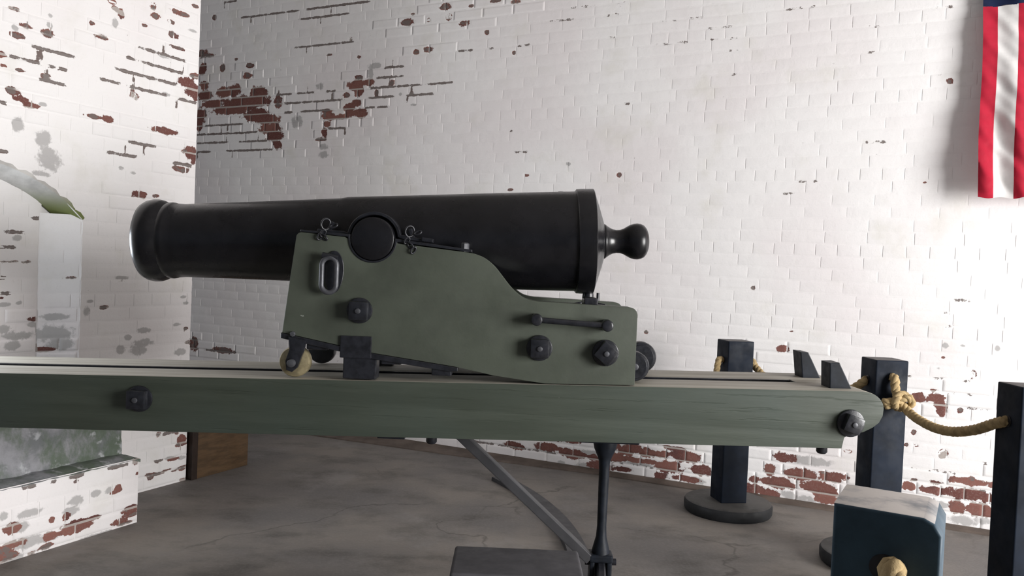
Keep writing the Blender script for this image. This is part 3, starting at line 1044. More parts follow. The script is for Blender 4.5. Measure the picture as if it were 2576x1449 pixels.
# soffit of the recess arch
bm = bmesh.new()
a0 = math.atan2(SPRING - ARC_C[1], JY - ARC_C[0])
ns = 40
rows = []
for i in range(ns + 1):
    a = a0 + (math.pi - 2 * a0) * i / ns
    u, z = ARC_C[0] + ARC_R * math.cos(a), ARC_C[1] + ARC_R * math.sin(a)
    u2, z2 = ARC_C[0] + (ARC_R + 0.06) * math.cos(a), ARC_C[1] + (ARC_R + 0.06) * math.sin(a)
    ub, zb = ARC_C[0] + (ARC_R - 0.045) * math.cos(a), ARC_C[1] + (ARC_R - 0.045) * math.sin(a)
    w_ = ARC_R + 0.012 + 0.010 * math.sin(i * 2.7) * math.sin(i * 0.9)
    u1, z1 = ARC_C[0] + w_ * math.cos(a), ARC_C[1] + w_ * math.sin(a)
    rows.append([bm.verts.new((LX + 0.0025, u1, z1)), bm.verts.new((LX + 0.0035, u, z)), bm.verts.new((RX - 0.004, ub, zb)), bm.verts.new((RX - 0.004, u2, z2))])
for A, B in zip(rows, rows[1:]):
    for k in range(4):
        bm.faces.new((A[k], B[k], B[(k + 1) % 4], A[(k + 1) % 4]))
bm.faces.new(rows[0])
bm.faces.new(rows[-1][::-1])
bmesh.ops.recalc_face_normals(bm, faces=bm.faces)
obj('arch_soffit', bm, M_SOFFIT, wall_left, smooth=40)

# low masonry apron below the embrasure, with a mossy rendered top
AZ, AEND = 0.297, 2.515
rnd = random.Random(3)
pl_apr = Plane((0, 1, 0), (1, 0, 0), AX, APRON_WEAR, APRON_CRACKS)
pl_aend = Plane((-1, 0, 0), (0, 1, 0), AEND, [], [])
apron = geo_obj('embrasure_apron', join_geo([mortar_geo(pl_apr, 0.7, AEND, 0, AZ - 0.01), mortar_geo(pl_aend, -AX, -LX + 0.02, 0, AZ - 0.01),
                                             slab_geo([(RX, 0.7), (AX - 0.012, 0.7), (AX - 0.012, AEND - 0.012), (RX, AEND - 0.012)], 0, AZ - 0.012)]), M_MORTAR, wall_left)
place_bricks(apron, [(pl_apr, lay_courses(0.7, AEND, 0.008, AZ - 0.012, rnd, 0.03)),
                     (pl_aend, lay_courses(-AX + 0.006, -LX - 0.01, 0.008, AZ - 0.012, rnd))], 300, lambda pl, r, w: 1, rnd)
bm = bmesh.new()
rs = random.Random(9)
nu_, nx_ = 60, 16
grid = []
for j in range(nx_ + 1):
    fx = j / nx_
    row = []
    for i in range(nu_ + 1):
        u = 0.7 + (AEND + 0.004 - 0.7) * i / nu_
        edge = max(0.0, (fx - 0.86) / 0.14)
        x = RX - 0.004 + (AX + 0.008 - RX) * fx + (rs.uniform(-0.006, 0.006) if j == nx_ else 0)
        z = AZ + 0.012 * (1 - fx) - 0.016 * edge ** 2 + rs.uniform(-0.0025, 0.0025)
        if u > LX and i == nu_:
            z -= 0.012
        row.append(bm.verts.new((x, u, z)))
    grid.append(row)
for A, B in zip(grid, grid[1:]):
    for i in range(nu_):
        bm.faces.new((A[i], B[i], B[i + 1], A[i + 1]))
ret = bmesh.ops.extrude_face_region(bm, geom=list(bm.faces))
for v in [g for g in ret['geom'] if isinstance(g, bmesh.types.BMVert)]:
    v.co.z = AZ - 0.014
bmesh.ops.recalc_face_normals(bm, faces=bm.faces)
obj('sill', bm, M_SILL, apron, smooth=50)

# mossy masonry step set back on the apron, up to the embrasure
bm = bmesh.new()
rs = random.Random(19)
SX, SY1, SZ = -3.115, 2.497, 0.655
nu_, nz_ = 70, 14
front = []
for j in range(nz_ + 1):
    row = []
    for i in range(nu_ + 1):
        rough_ = rs.uniform(-0.004, 0.004)
        row.append(bm.verts.new((SX + rough_ - 0.03 * j / nz_ - (0.02 if j == nz_ else 0), 0.7 + (SY1 - 0.7) * i / nu_ - (0.012 if i == nu_ and j == nz_ else 0), AZ - 0.004 + (SZ - AZ) * j / nz_)))
    front.append(row)
for A, B in zip(front, front[1:]):
    for i in range(nu_):
        bm.faces.new((A[i], A[i + 1], B[i + 1], B[i]))
tb = [bm.verts.new((RX - 0.003, v.co.y, SZ + 0.01)) for v in front[-1]]
for i in range(nu_):
    bm.faces.new((front[-1][i], front[-1][i + 1], tb[i + 1], tb[i]))
lo_b = bm.verts.new((RX - 0.003, SY1, AZ - 0.004))
bm.faces.new([front[j][-1] for j in range(nz_ + 1)] + [tb[-1], lo_b])
lo_a = bm.verts.new((RX - 0.003, 0.7, AZ - 0.004))
bm.faces.new(([front[j][0] for j in range(nz_ + 1)] + [tb[0], lo_a])[::-1])
bmesh.ops.recalc_face_normals(bm, faces=bm.faces)
obj('mossy_step', bm, M_SILL, apron, smooth=50)

# ---- floor, skirting of concrete along the wall, vault
bm = bmesh.new()
bmesh.ops.create_cube(bm, size=1)
for v in bm.verts:
    v.co = Vector((v.co.x * 16 - 0.5, v.co.y * 14 + 1.5, v.co.z * 0.2 - 0.1))
floor_o = obj('floor', bm, M_FLOOR)
floor_o.rotation_euler.z = WALL_YAW
tag(floor_o, 'worn grey concrete floor with stains and cracks', kind='structure')

bm = bmesh.new()
pl_pts = [(-6.2, WALL_Y), (4.02, WALL_Y), (4.02, WALL_Y - 0.03), (-1.6, WALL_Y - 0.075), (-2.4, WALL_Y - 0.15), (-3.55, WALL_Y - 0.22), (-4.6, WALL_Y - 0.24), (-6.2, WALL_Y - 0.24)]
lo = [bm.verts.new((x, y, 0.0)) for x, y in pl_pts]
hi = [bm.verts.new((x, y, 0.006 if y < WALL_Y else 0.018)) for x, y in pl_pts]
nq = len(pl_pts)
bm.faces.new(hi[::-1])
bm.faces.new(lo)
for i in range(nq):
    bm.faces.new((lo[i], lo[(i + 1) % nq], hi[(i + 1) % nq], hi[i]))
bmesh.ops.recalc_face_normals(bm, faces=bm.faces)
M_FILLET = simple('brown_cement_fillet', (0.12, 0.095, 0.080), 0.8, 0, 0.25, 0.25, 6, 0.3, 40, 0.003)  # brown tone, darker than the floor
fil = obj('trim_1', bm, M_FILLET)
fil.rotation_euler.z = WALL_YAW
tag(fil, 'low brown cement fillet along the foot of the brick wall', kind='structure')

# barrel vault overhead (its axis runs towards the open gorge on the right)
bm = bmesh.new()
prof = []
for i in range(25):
    a = math.pi * i / 24
    prof.append((0.6 - 4.3 * math.cos(a), ZT - 0.03 + 1.0 * math.sin(a)))
for x in (-6.3, 4.7):
    for dz in (0, 0.25):
        for y, z in prof:
            bm.verts.new((x, y, z + dz))
bm.verts.ensure_lookup_table()
V = bm.verts
for i in range(24):
    bm.faces.new((V[i], V[i + 1], V[50 + i + 1], V[50 + i]))
    bm.faces.new((V[25 + i], V[75 + i], V[75 + i + 1], V[25 + i + 1]))
    bm.faces.new((V[i], V[25 + i], V[25 + i + 1], V[i + 1]))
    bm.faces.new((V[50 + i], V[50 + i + 1], V[75 + i + 1], V[75 + i]))
bmesh.ops.recalc_face_normals(bm, faces=bm.faces)
ceil_o = obj('ceiling', bm, M_CEIL, smooth=40)
ceil_o.rotation_euler.z = WALL_YAW
tag(ceil_o, 'whitewashed barrel vault over the casemate', kind='structure')

# wall towards the gorge, with the tall opening the daylight comes through
bm = bmesh.new()
oy0, oy1, oz = 1.05, 3.35, 2.55
for y0, y1, z0, z1 in ((-3.7, oy0, 0, ZT), (oy1, WALL_Y, 0, ZT), (oy0, oy1, oz, ZT)):
    b2 = box(4.02, 4.50, y0, y1, z0, z1, 0)
    me_ = bpy.data.meshes.new('tmp')
    b2.to_mesh(me_)
    b2.free()
    bm.from_mesh(me_)
    bpy.data.meshes.remove(me_)
wr = obj('wall_right', bm, M_CEIL)
wr.rotation_euler.z = WALL_YAW
tag(wr, 'plain wall with the tall gorge opening', kind='structure')


# ------------------------------------------------------------------ fittings shared by gun and chassis
def square_bolt(parent, x, z, yface, r=0.041, nut=0.026, rot=0.0, out=-1, name='bolt'):
    """Round washer with a chamfered square nut and the bolt end, on a face at y = yface."""
    y = yface
    w = obj(name, disc(r, min(y, y + out * 0.009), max(y, y + out * 0.009), x, z, 0.004, 28), M_IRON, parent, smooth=35)
    bm = box(x - nut, x + nut, min(y + out * 0.005, y + out * 0.038), max(y + out * 0.005, y + out * 0.038), z - nut, z + nut, 0.006, 2)
    bmesh.ops.rotate(bm, verts=bm.verts, cent=(x, y, z), matrix=Matrix.Rotation(rot, 3, 'Y'))
    base = BASES[parent.name]
    nut_o = obj('nut', bm, M_IRON, None, smooth=35, origin=base)
    nut_o.parent = w
    end = obj('bolt_end', disc(0.009, min(y + out * 0.03, y + out * 0.043), max(y + out * 0.03, y + out * 0.043), x, z, 0.003, 16), M_EDGE_IRON, None, smooth=35, origin=base)
    end.parent = w
    return w


GY = 2.86                              # centre plane of gun and chassis
YN0, YN1 = 2.635, 2.710                # near cheek
YF0, YF1 = 3.010, 3.085                # far cheek

# ------------------------------------------------------------------ gun barrel
AXIS_TILT = -0.0397
gun = thing('cannon_barrel', 'black iron muzzle-loading cannon barrel resting on the green carriage', 'cannon', (-0.456, GY, 1.2735), rot=(0, AXIS_TILT, 0))
BASES[gun.name] = Vector((0, 0, 0))    # its parts are drawn in the barrel's own frame, trunnion axis at the origin
prof = [(-0.775, 0.0), (-0.775, 0.0), (-0.40, 0.0)]
barrel_p = [(-0.715, 0.1285), (-0.69, 0.1280), (-0.52, 0.1335), (-0.33, 0.1410), (-0.150, 0.1485), (-0.142, 0.1495), (-0.120, 0.1532),
            (0.10, 0.1590), (0.32, 0.1658), (0.52, 0.1708), (0.668, 0.1742)]
obj('barrel', lathe(barrel_p, 'X', (0, 0, 0), 96), M_BARREL, gun, smooth=30)
# muzzle swell with the bore
mz = [(-0.42, 0.0), (-0.42, 0.074), (-0.832, 0.074), (-0.838, 0.079), (-0.840, 0.100), (-0.838, 0.118), (-0.830, 0.132), (-0.815, 0.1405),
      (-0.797, 0.1440), (-0.782, 0.1435), (-0.769, 0.1400), (-0.758, 0.1345), (-0.750, 0.1310), (-0.744, 0.1330), (-0.736, 0.1335), (-0.728, 0.1325), (-0.722, 0.1295), (-0.70, 0.1284)]
obj('muzzle_swell', lathe(mz, 'X', (0, 0, 0), 96, cap=False), M_BARREL, gun, smooth=40)
br = [(0.664, 0.1735), (0.666, 0.1738), (0.6705, 0.1765), (0.672, 0.1800), (0.674, 0.1822), (0.690, 0.1832), (0.728, 0.1834), (0.731, 0.1830), (0.7325, 0.1815),
      (0.735, 0.172), (0.746, 0.140), (0.757, 0.106), (0.767, 0.074), (0.770, 0.061)]
obj('base_ring', lathe(br, 'X', (0, 0, 0), 96), M_BARREL, gun, smooth=25)
cs = [(0.765, 0.058), (0.771, 0.0610), (0.775, 0.0605), (0.779, 0.057), (0.789, 0.0495), (0.802, 0.0430), (0.815, 0.0405), (0.828, 0.0410), (0.840, 0.0450),
      (0.852, 0.0520), (0.864, 0.0585), (0.876, 0.0620), (0.888, 0.0632), (0.900, 0.0615), (0.911, 0.0560), (0.920, 0.0455), (0.926, 0.0300), (0.929, 0.013), (0.9295, 0.0)]
obj('cascabel', lathe(cs, 'X', (0, 0, 0), 64), M_BARREL, gun, smooth=40)
for s in (-1, 1):
    tr = lathe([(s * 0.10, 0.0), (s * 0.10, 0.088), (s * 0.152, 0.088), (s * 0.160, 0.0715), (s * 0.224, 0.0705), (s * 0.230, 0.0685), (s * 0.2325, 0.064), (s * 0.2325, 0.0)], 'Y', (0, 0, 0), 56, cap=False)
    obj('trunnion', tr, M_BARREL, gun, smooth=35)
obj('vent', lathe([(0.160, 0.0), (0.160, 0.010), (0.1738, 0.010), (0.1742, 0.004), (0.168, 0.003), (0.168, 0)], 'Z', (0.62, 0, 0), 20, cap=False), M_IRON, gun, smooth=30)

# ------------------------------------------------------------------ top carriage
car = thing('gun_carriage', 'olive green wooden gun carriage with black iron fittings under the barrel', 'gun carriage', (-0.15, GY, 0.827))


def smooth_outline(keys, n=6):
    """Keys (x, z) or (x, z, 's'): runs of points marked s are joined by a spline."""
    out, i = [], 0
    while i < len(keys):
        if len(keys[i]) == 3:
            j = i
            while j < len(keys) and len(keys[j]) == 3:
                j += 1
            run = [(k[0], 0, k[1]) for k in keys[i:j]]
            out += [(p.x, p.z) for p in catmull(run, n)]
            i = j
        else:
            out.append(keys[i][:2])
            i += 1
    return out


seat = [(-0.456 + 0.0765 * math.cos(a), 1.2745 + 0.0765 * math.sin(a)) for a in [math.radians(180 + 4 + k * (172 / 16)) for k in range(17)]]
CHEEK = ([(-0.740, 0.958), (-0.738, 0.962), (-0.703, 1.274), (-0.697, 1.282), (-0.688, 1.2855), (-0.546, 1.2755)] + seat + [(-0.376, 1.262), (-0.150, 1.2425)]
         + smooth_outline([(-0.125, 1.239, 's'), (-0.095, 1.228, 's'), (-0.062, 1.204, 's'), (-0.034, 1.172, 's'), (-0.008, 1.141, 's'), (0.018, 1.117, 's'), (0.045, 1.101, 's'), (0.078, 1.0945, 's'), (0.10, 1.0935, 's')])
         + [(0.385, 1.0865), (0.398, 1.083), (0.407, 1.074), (0.410, 1.062), (0.4105, 0.8345), (0.12, 0.8275), (0.06, 0.834), (-0.05, 0.847), (-0.18, 0.871), (-0.439, 0.903)])
for y0, y1 in ((YN0, YN1), (YF0, YF1)):
    obj('cheek', prism(CHEEK, y0, y1, 0.010, 3), M_GREEN, car, smooth=30)
# transoms tying the cheeks
obj('transom', box(-0.66, -0.57, YN1 - 0.004, YF0 + 0.004, 0.955, 1.075, 0.005), M_GREEN, car)
obj('transom', box(0.25, 0.36, YN1 - 0.004, YF0 + 0.004, 0.860, 1.000, 0.005), M_GREEN, car)

for y0, y1, out in ((YN0, YN1, -1), (YF0, YF1, 1)):
    face = y0 if out < 0 else y1
    lo_y, hi_y = (y0 - 0.003, y1 - 0.012) if out < 0 else (y0 + 0.012, y1 + 0.003)
    # trunnion plate: strap lying on the cheek with the half-round seat
    arc_in = [(-0.456 + 0.0725 * math.cos(a), 1.2745 + 0.0725 * math.sin(a)) for a in [math.radians(180 + k * 9) for k in range(21)]]
    arc_out = [(-0.456 + 0.0790 * math.cos(a), 1.2745 + 0.0790 * math.sin(a)) for a in [math.radians(360 - 2 - k * 8.8) for k in range(21)]]
    obj('trunnion_plate', prism([(-0.690, 1.2870), (-0.690, 1.2935), (-0.5285, 1.2850)] + arc_in + [(-0.3835, 1.2770), (-0.135, 1.2515), (-0.135, 1.2435), (-0.376, 1.2660)] + arc_out[1:-1] + [(-0.5365, 1.2765)],
                                lo_y, hi_y, 0.0012, 1), M_IRON, car, smooth=30)
    # cap square over the trunnion, set back from the cheek face
    cy0, cy1 = (y0 + 0.020, y1 - 0.003) if out < 0 else (y0 + 0.003, y1 - 0.020)
    oc = [(-0.456 + 0.088 * math.cos(a), 1.2745 + 0.088 * math.sin(a)) for a in [math.radians(10 + k * 8) for k in range(21)]]
    ic = [(-0.456 + 0.0775 * math.cos(a), 1.2745 + 0.0775 * math.sin(a)) for a in [math.radians(174 - k * 8.4) for k in range(21)]]
    cap = obj('cap_square', prism([(-0.290, 1.2690), (-0.290, 1.2800), (-0.360, 1.2900)] + oc + [(-0.555, 1.2950), (-0.640, 1.2990), (-0.640, 1.2890), (-0.545, 1.2850)] + ic + [(-0.365, 1.2770)],
                                  cy0, cy1, 0.0015, 1), M_IRON, car, smooth=30)
    # cap square keys and their chains
    base = BASES[car.name]
    for kx, kz, ang in ((-0.604, 1.300, 0.25), (-0.333, 1.288, -0.35)):
        ym = face + out * 0.004
        k = obj('key', box(kx - 0.007, kx + 0.007, (cy0 + cy1) / 2 - 0.012, (cy0 + cy1) / 2 + 0.012, kz - 0.030, kz + 0.026, 0.003, rot=Matrix.Rotation(ang, 3, 'Y')), M_IRON, car)
        for q, (dx, dz, rx, rz, tilt) in enumerate(((-0.004, 0.014, 0.015, 0.018, 0.2), (0.022, 0.010, 0.006, 0.012, 1.2), (-0.012, -0.016, 0.007, 0.012, 0.6), (0.000, -0.032, 0.007, 0.012, -0.8),
                                                   (0.010, -0.046, 0.007, 0.012, 0.5))):
            if kx < -0.5 and q == 4:
                dz, dx = -0.026, -0.022
            elif kx < -0.5 and q == 3:
                dx, dz = -0.008, -0.028
            link = torus_bm((kx + dx, ym, kz + dz), rx, rz, 0.0032, Matrix.Rotation(tilt, 3, 'Y') @ Matrix.Rotation(0.5 * (-1) ** q, 3, 'Z'), 16, 6)
            lo_ = obj('chain_link', link, M_IRON, None, smooth=True, origin=base)
            lo_.parent = k
    # head of the bolt holding the plate's rear end
    bt = obj('plate_bolt', lathe([(1.244, 0.0), (1.244, 0.020), (1.250, 0.020), (1.252, 0.015), (1.270, 0.0145), (1.274, 0.011), (1.274, 0.0)], 'Z', (-0.160, (lo_y + hi_y) / 2 - 0.004, 0), 8, cap=False), M_EDGE_IRON, car)
    obj('strap_clip', box(-0.300, -0.262, (lo_y + hi_y) / 2 - 0.018, (lo_y + hi_y) / 2 + 0.018, 1.270, 1.284, 0.003, rot=Matrix.Rotation(0.11, 3, 'Y')), M_IRON, car)
    # manoeuvring ring: oval plate, eye and long link
    pts = [(-0.577 + 0.032 * math.cos(a), 1.168 + (0.062 if math.sin(a) > 0 else 0.075) * math.sin(a)) for a in [2 * math.pi * k / 28 for k in range(28)]]
    rp = obj('ring_plate', prism(pts, min(face, face + out * 0.005), max(face, face + out * 0.005), 0.0015, 1), M_IRON, car, smooth=30)
    eye = obj('eye_bolt', tube([(-0.612, face + out * 0.022, 1.214), (-0.562, face + out * 0.020, 1.206)], 0.010, 12), M_IRON, None, smooth=40, origin=base)
    eye.parent = rp
    link = [(-0.588 + 0.024 * math.cos(a), face + out * 0.024, 1.151 + (0.030 if math.sin(a) > 0 else -0.030) + 0.026 * math.sin(a)) for a in [2 * math.pi * (k + .5) / 24 for k in range(24)]]
    ln = obj('ring_link', tube(link, 0.0085, 10, closed=True), M_EDGE_IRON, None, smooth=True, origin=base)
    ln.parent = rp
    # through bolts
    square_bolt(car, -0.489, 1.040, face, 0.042, 0.0300, 0.02, out)
    square_bolt(car, 0.097, 0.943, face, 0.042, 0.0300, 0.0, out)
    square_bolt(car, 0.311, 0.936, face, 0.043, 0.0300, math.radians(38), out)
    # lifting handle
    hy = face + out * 0.040
    h = obj('handle', tube([(0.078, hy, 1.0365), (0.200, hy, 1.031), (0.318, hy, 1.0265)], 0.0095, 12), M_IRON, car, smooth=40)
    for hx, hz in ((0.083, 1.0362), (0.309, 1.0268)):
        e = obj('handle_boss', disc(0.019, min(face, hy + out * 0.014), max(face, hy + out * 0.014), hx, hz, 0.007, 24), M_IRON, None, smooth=40, origin=base)
        e.parent = h
    # iron shoe along the lower edge, clip plate and guide block
    obj('shoe_strap', prism([(-0.742, 0.957), (-0.742, 0.940), (-0.440, 0.884), (-0.190, 0.854), (-0.165, 0.856), (-0.165, 0.868), (-0.440, 0.902)], y0 - 0.004, y1 + 0.004, 0.0015, 1), M_IRON, car, smooth=30)
    obj('clip_plate', box(-0.548, -0.446, min(face, face + out * 0.007), max(face, face + out * 0.007), 0.885, 0.957, 0.003), M_IRON, car)
    obj('guide_block', box(-0.538, -0.430, y0 + 0.003, y1 - 0.005, 0.8165, 0.9050, 0.004), M_IRON, car)
    obj('bearing_block', box(-0.250, -0.185, y0 + 0.003, y1 - 0.01, 0.838, 0.872, 0.004), M_IRON, car)
    obj('bearing_block', box(-0.415, -0.350, y0 + 0.006, y1 - 0.01, 0.868, 0.894, 0.004), M_IRON, car)
    # front roller in its fork
    ry0, ry1 = (y0 + 0.012, y1 - 0.012)
    rol = obj('front_roller', lathe([(ry0, 0.0), (ry0, 0.030), (ry0 + 0.004, 0.047), (ry0 + 0.012, 0.0505), (ry1 - 0.012, 0.0505), (ry1 - 0.004, 0.047), (ry1, 0.030), (ry1, 0.0)], 'Y', (-0.700, 0, 0.8622), 36, cap=False), M_BRASS if out < 0 else M_IRON, car, smooth=30)
    fork = prism([(-0.715, 0.947), (-0.658, 0.936), (-0.664, 0.902), (-0.682, 0.848), (-0.700, 0.832), (-0.718, 0.838), (-0.722, 0.868), (-0.710, 0.905)], min(face + out * 0.012, face - out * 0.006), max(face + out * 0.012, face - out * 0.006), 0.003, 2)
    obj('roller_fork', fork, M_IRON, car, smooth=30)
    obj('roller_pin', disc(0.013, min(face + out * 0.005, face + out * 0.030), max(face + out * 0.005, face + out * 0.030), -0.700, 0.862, 0.004, 18), M_EDGE_IRON, car, smooth=35)
    obj('fork_foot', box(-0.660, -0.590, y0 + 0.006, y1 - 0.006, 0.905, 0.932, 0.006), M_IRON, car)
    obj('strap_nut', disc(0.009, min(face, face + out * 0.012), max(face, face + out * 0.012), -0.702, 0.955, 0.003, 8), M_EDGE_IRON, car)

# rear rollers at the trail end
for y0, y1, x, z, r in ((2.715, 2.775, 0.421, 0.8855, 0.050), (2.945, 3.005, 0.478, 0.893, 0.0565)):
    w = obj('rear_roller', lathe([(y0, 0.0), (y0, r * 0.78), (y0 + 0.004, r * 0.82), (y0 + 0.005, r * 0.95), (y0 + 0.010, r), (y1 - 0.010, r), (y1 - 0.004, r * 0.95), (y1, r * 0.8), (y1, 0)], 'Y', (x, 0, z), 36, cap=False), M_IRON, car, smooth=30)
    pin = obj('roller_pin', disc(0.012, y0 - 0.01, y1 + 0.01, x, z, 0.003, 16), M_EDGE_IRON, None, smooth=35, origin=BASES[car.name])
    pin.parent = w
obj('roller_bracket', box(0.330, 0.440, 2.780, 2.940, 0.875, 0.905, 0.005), M_IRON, car)

# elevating screw below the breech
es = obj('elevating_screw', lathe([(0.985, 0.0), (0.985, 0.020), (1.055, 0.020), (1.058, 0.012), (1.100, 0.012), (1.103, 0.021), (1.122, 0.019), (1.127, 0.010), (1.127, 0.0)], 'Z', (0.268, GY, 0), 20, cap=False), M_IRON, car, smooth=30)
for i, (dx, dy) in enumerate(((0.06, -0.02), (-0.05, -0.03))):
    hh = obj('screw_handle', tube([(0.268, GY, 1.090), (0.268 + dx, GY + dy, 1.080)], 0.006, 10), M_IRON, None, smooth=40, origin=BASES[car.name])
    hh.parent = es
obj('elevating_yoke', box(0.236, 0.282, YN1 - 0.06, YN1 + 0.03, 1.083, 1.112, 0.008, 3), M_IRON, car)
obj('sight_peg', tube([(0.322, YF0 + 0.03, 1.07), (0.322, YF0 + 0.03, 1.118)], 0.006, 10), M_IRON, car, smooth=40)

# ------------------------------------------------------------------ chassis
cha = thing('gun_chassis', 'long green timber chassis carrying the gun carriage on an iron prop', 'gun chassis', (0, GY, 0))


def top(x):
    return 0.8225 + 0.0205 * x


def bot(x):
    return 0.6375 + 0.0170 * x


XL = -1.95
RY = ((2.635, 2.826), (2.892, 3.085))
rail_pts = ([(XL, bot(XL)), (XL, top(XL)), (1.150, top(1.150))]
            + [(1.150 + 0.073 * math.sin(a), top(1.150) - 0.055 + 0.055 * math.cos(a)) for a in [math.radians(k * 9) for k in range(1, 11)]]
            + [(1.221, 0.768), (1.210, 0.745), (1.190, 0.728), (1.160, 0.712), (1.112, 0.700), (1.100, 0.692), (1.093, bot(1.09))])
for k, (y0, y1) in enumerate(RY):
    rl = obj('rail', prism(rail_pts, y0, y1, 0.005, 2), M_RAIL, cha, smooth=28)
    face, out = ((y0, -1), (y1, 1))[k]
    square_bolt(cha, -1.192, 0.724, face, 0.043, 0.0300, 0.0, out)
    square_bolt(cha, 1.115, 0.741, face, 0.045, 0.0275, math.radians(20), out)
    a, b = (2.690, 2.770) if k == 0 else (2.945, 3.030)
    obj('recoil_stop', prism([(1.066, top(1.066) - 0.002), (1.062, 0.928), (1.094, 0.930), (1.139, top(1.139) - 0.002)] if k == 0 else [(1.066, top(1.066) - 0.002), (1.054, 0.938), (1.083, 0.937), (1.132, top(1.132) - 0.002)],
                             a, b, 0.003, 2), M_PROP, cha)
obj('gap_dark_strip', prism([(XL, top(XL) - 0.10), (XL, top(XL) - 0.001), (1.0, top(1.0) - 0.001), (1.0, top(1.0) - 0.10)], 2.880, 2.893, 0.001, 1), M_IRON, cha)  # black strip added so the gap between the rails looks dark
for a, b in ((-1.93, -1.80), (-0.95, -0.80), (1.000, 1.155)):
    obj('cross_piece', box(a, b, 2.824, 2.894 if a > 0.5 else 2.879, bot(a) + 0.015, top(a) + (0.002 if a > 0.5 else -0.05), 0.003, rot=Matrix.Rotation(-0.0205, 3, 'Y')), M_RAIL, cha)
for x in (-0.245, 1.045):
    obj('under_bolt', lathe([(bot(x) - 0.026, 0.0), (bot(x) - 0.026, 0.013), (bot(x) - 0.020, 0.018), (bot(x) + 0.002, 0.018), (bot(x) + 0.002, 0.0)], 'Z', (x, 2.68, 0), 12, cap=False), M_IRON, cha, smooth=40)
obj('under_plate', box(-0.42, -0.33, 2.65, 2.75, bot(-.38) - 0.008, bot(-.38) + 0.002, 0.002), M_IRON, cha)

# iron prop with its traversing wheel
obj('prop_plate', box(0.245, 0.450, 2.72, 3.00, 0.622, 0.648, 0.004), M_PROP, cha)
prop = obj('prop', lathe([(0.630, 0.0), (0.630, 0.043), (0.592, 0.042), (0.575, 0.038), (0.548, 0.026), (0.532, 0.0205), (0.500, 0.0185), (0.30, 0.0165), (0.262, 0.019), (0.235, 0.026), (0.215, 0.031), (0.195, 0.033), (0.195, 0.0)], 'Z', (0.352, GY, 0), 28, cap=False), M_PROP, cha, smooth=35)
b0 = BASES[cha.name]
for y0, y1 in ((GY - 0.012, GY + 0.012),):
    for x0, x1 in ((0.313, 0.330), (0.374, 0.391)):
        fk = obj('fork_arm', box(x0, x1, GY - 0.030, GY + 0.030, 0.085, 0.205, 0.005), M_PROP, None, origin=b0)
        fk.parent = prop
fb = obj('fork_head', box(0.310, 0.394, GY - 0.034, GY + 0.034, 0.178, 0.206, 0.008, 3), M_PROP, None, origin=b0)
fb.parent = prop
pp = obj('fork_pin', tube([(0.298, GY, 0.172), (0.408, GY, 0.174)], 0.012, 14), M_IRON, None, smooth=40, origin=b0)
pp.parent = prop
wh = obj('traverse_wheel', lathe([(0.334, 0.0), (0.334, 0.060), (0.338, 0.076), (0.343, 0.080), (0.361, 0.080), (0.366, 0.076), (0.370, 0.060), (0.370, 0.0)], 'X', (0, GY, 0.1025), 40, cap=False), M_IRON, cha, smooth=30)
ax = obj('wheel_axle', tube([(0.300, GY, 0.1025), (0.404, GY, 0.1025)], 0.013, 14), M_EDGE_IRON, None, smooth=40, origin=b0)
ax.parent = wh
# flat iron braces running down to the foot of the prop


def bar(p, q, width, thick):
    p, q = Vector(p), Vector(q)
    d = (q - p)
    ln = d.length
    bm = bmesh.new()
    bmesh.ops.create_cube(bm, size=1)
    for v in bm.verts:
        v.co = Vector((v.co.x * ln, v.co.y * width, v.co.z * thick))
    bevel_all(bm, 0.003, 2)
    bmesh.ops.transform(bm, matrix=Matrix.Translation((p + q) / 2) @ Matrix.Rotation(-math.atan2(d.z, d.x), 4, 'Y'), verts=bm.verts)
    return bm


obj('brace', bar((-0.200, GY - 0.01, 0.641), (0.312, GY - 0.01, 0.186), 0.046, 0.034), M_STEEL, cha)
obj('brace_plate', box(-0.30, -0.17, 2.72, 3.00, 0.628, 0.646, 0.003), M_IRON, cha)
# front pintle bearing under the forward end
obj('pintle', lathe([(0.0, 0.0), (0.0, 0.058), (0.03, 0.058), (0.04, 0.048), (0.56, 0.046), (0.58, 0.058), (0.607, 0.058), (0.607, 0.0)], 'Z', (-1.905, GY, 0), 32, cap=False), M_IRON, cha, smooth=30)

# ------------------------------------------------------------------ iron traverse rail let onto the floor
bm = bmesh.new()
rc = (-2.114, 3.301)
R0, R1, RH = 2.392, 2.484, 0.021
rows = []
for i in range(61):
    a = math.radians(31.3 - 45.5 * i / 60)
    rows.append([bm.verts.new((rc[0] + r * math.cos(a), rc[1] + r * math.sin(a), z)) for r, z in ((R0, 0), (R0 + 0.002, RH), (R1 - 0.002, RH), (R1, 0))])
for A, B in zip(rows, rows[1:]):
    for k in range(4):
        bm.faces.new((A[k], B[k], B[(k + 1) % 4], A[(k + 1) % 4]))
bm.faces.new(rows[0])
bm.faces.new(rows[-1][::-1])
bmesh.ops.recalc_face_normals(bm, faces=bm.faces)
tr = obj('traverse_rail', bm, M_STEEL, smooth=25)
tag(tr, 'curved flat grey iron traverse rail on the floor under the prop', 'rail')

# ------------------------------------------------------------------ low grey box below the chassis
gb = thing('grey_box', 'low dark grey box with rounded corners below the chassis', 'box', (0.05, 2.48, 0))
obj('box_body', box(-0.137, 0.237, 2.372, 2.588, 0.0, 0.270, 0.018, 4), M_BOX, gb, smooth=40)
obj('box_lid', box(-0.148, 0.248, 2.360, 2.600, 0.266, 0.300, 0.012, 4), M_BOX, gb, smooth=40)

# ------------------------------------------------------------------ stanchions
PW, PH = 0.1365, 0.877


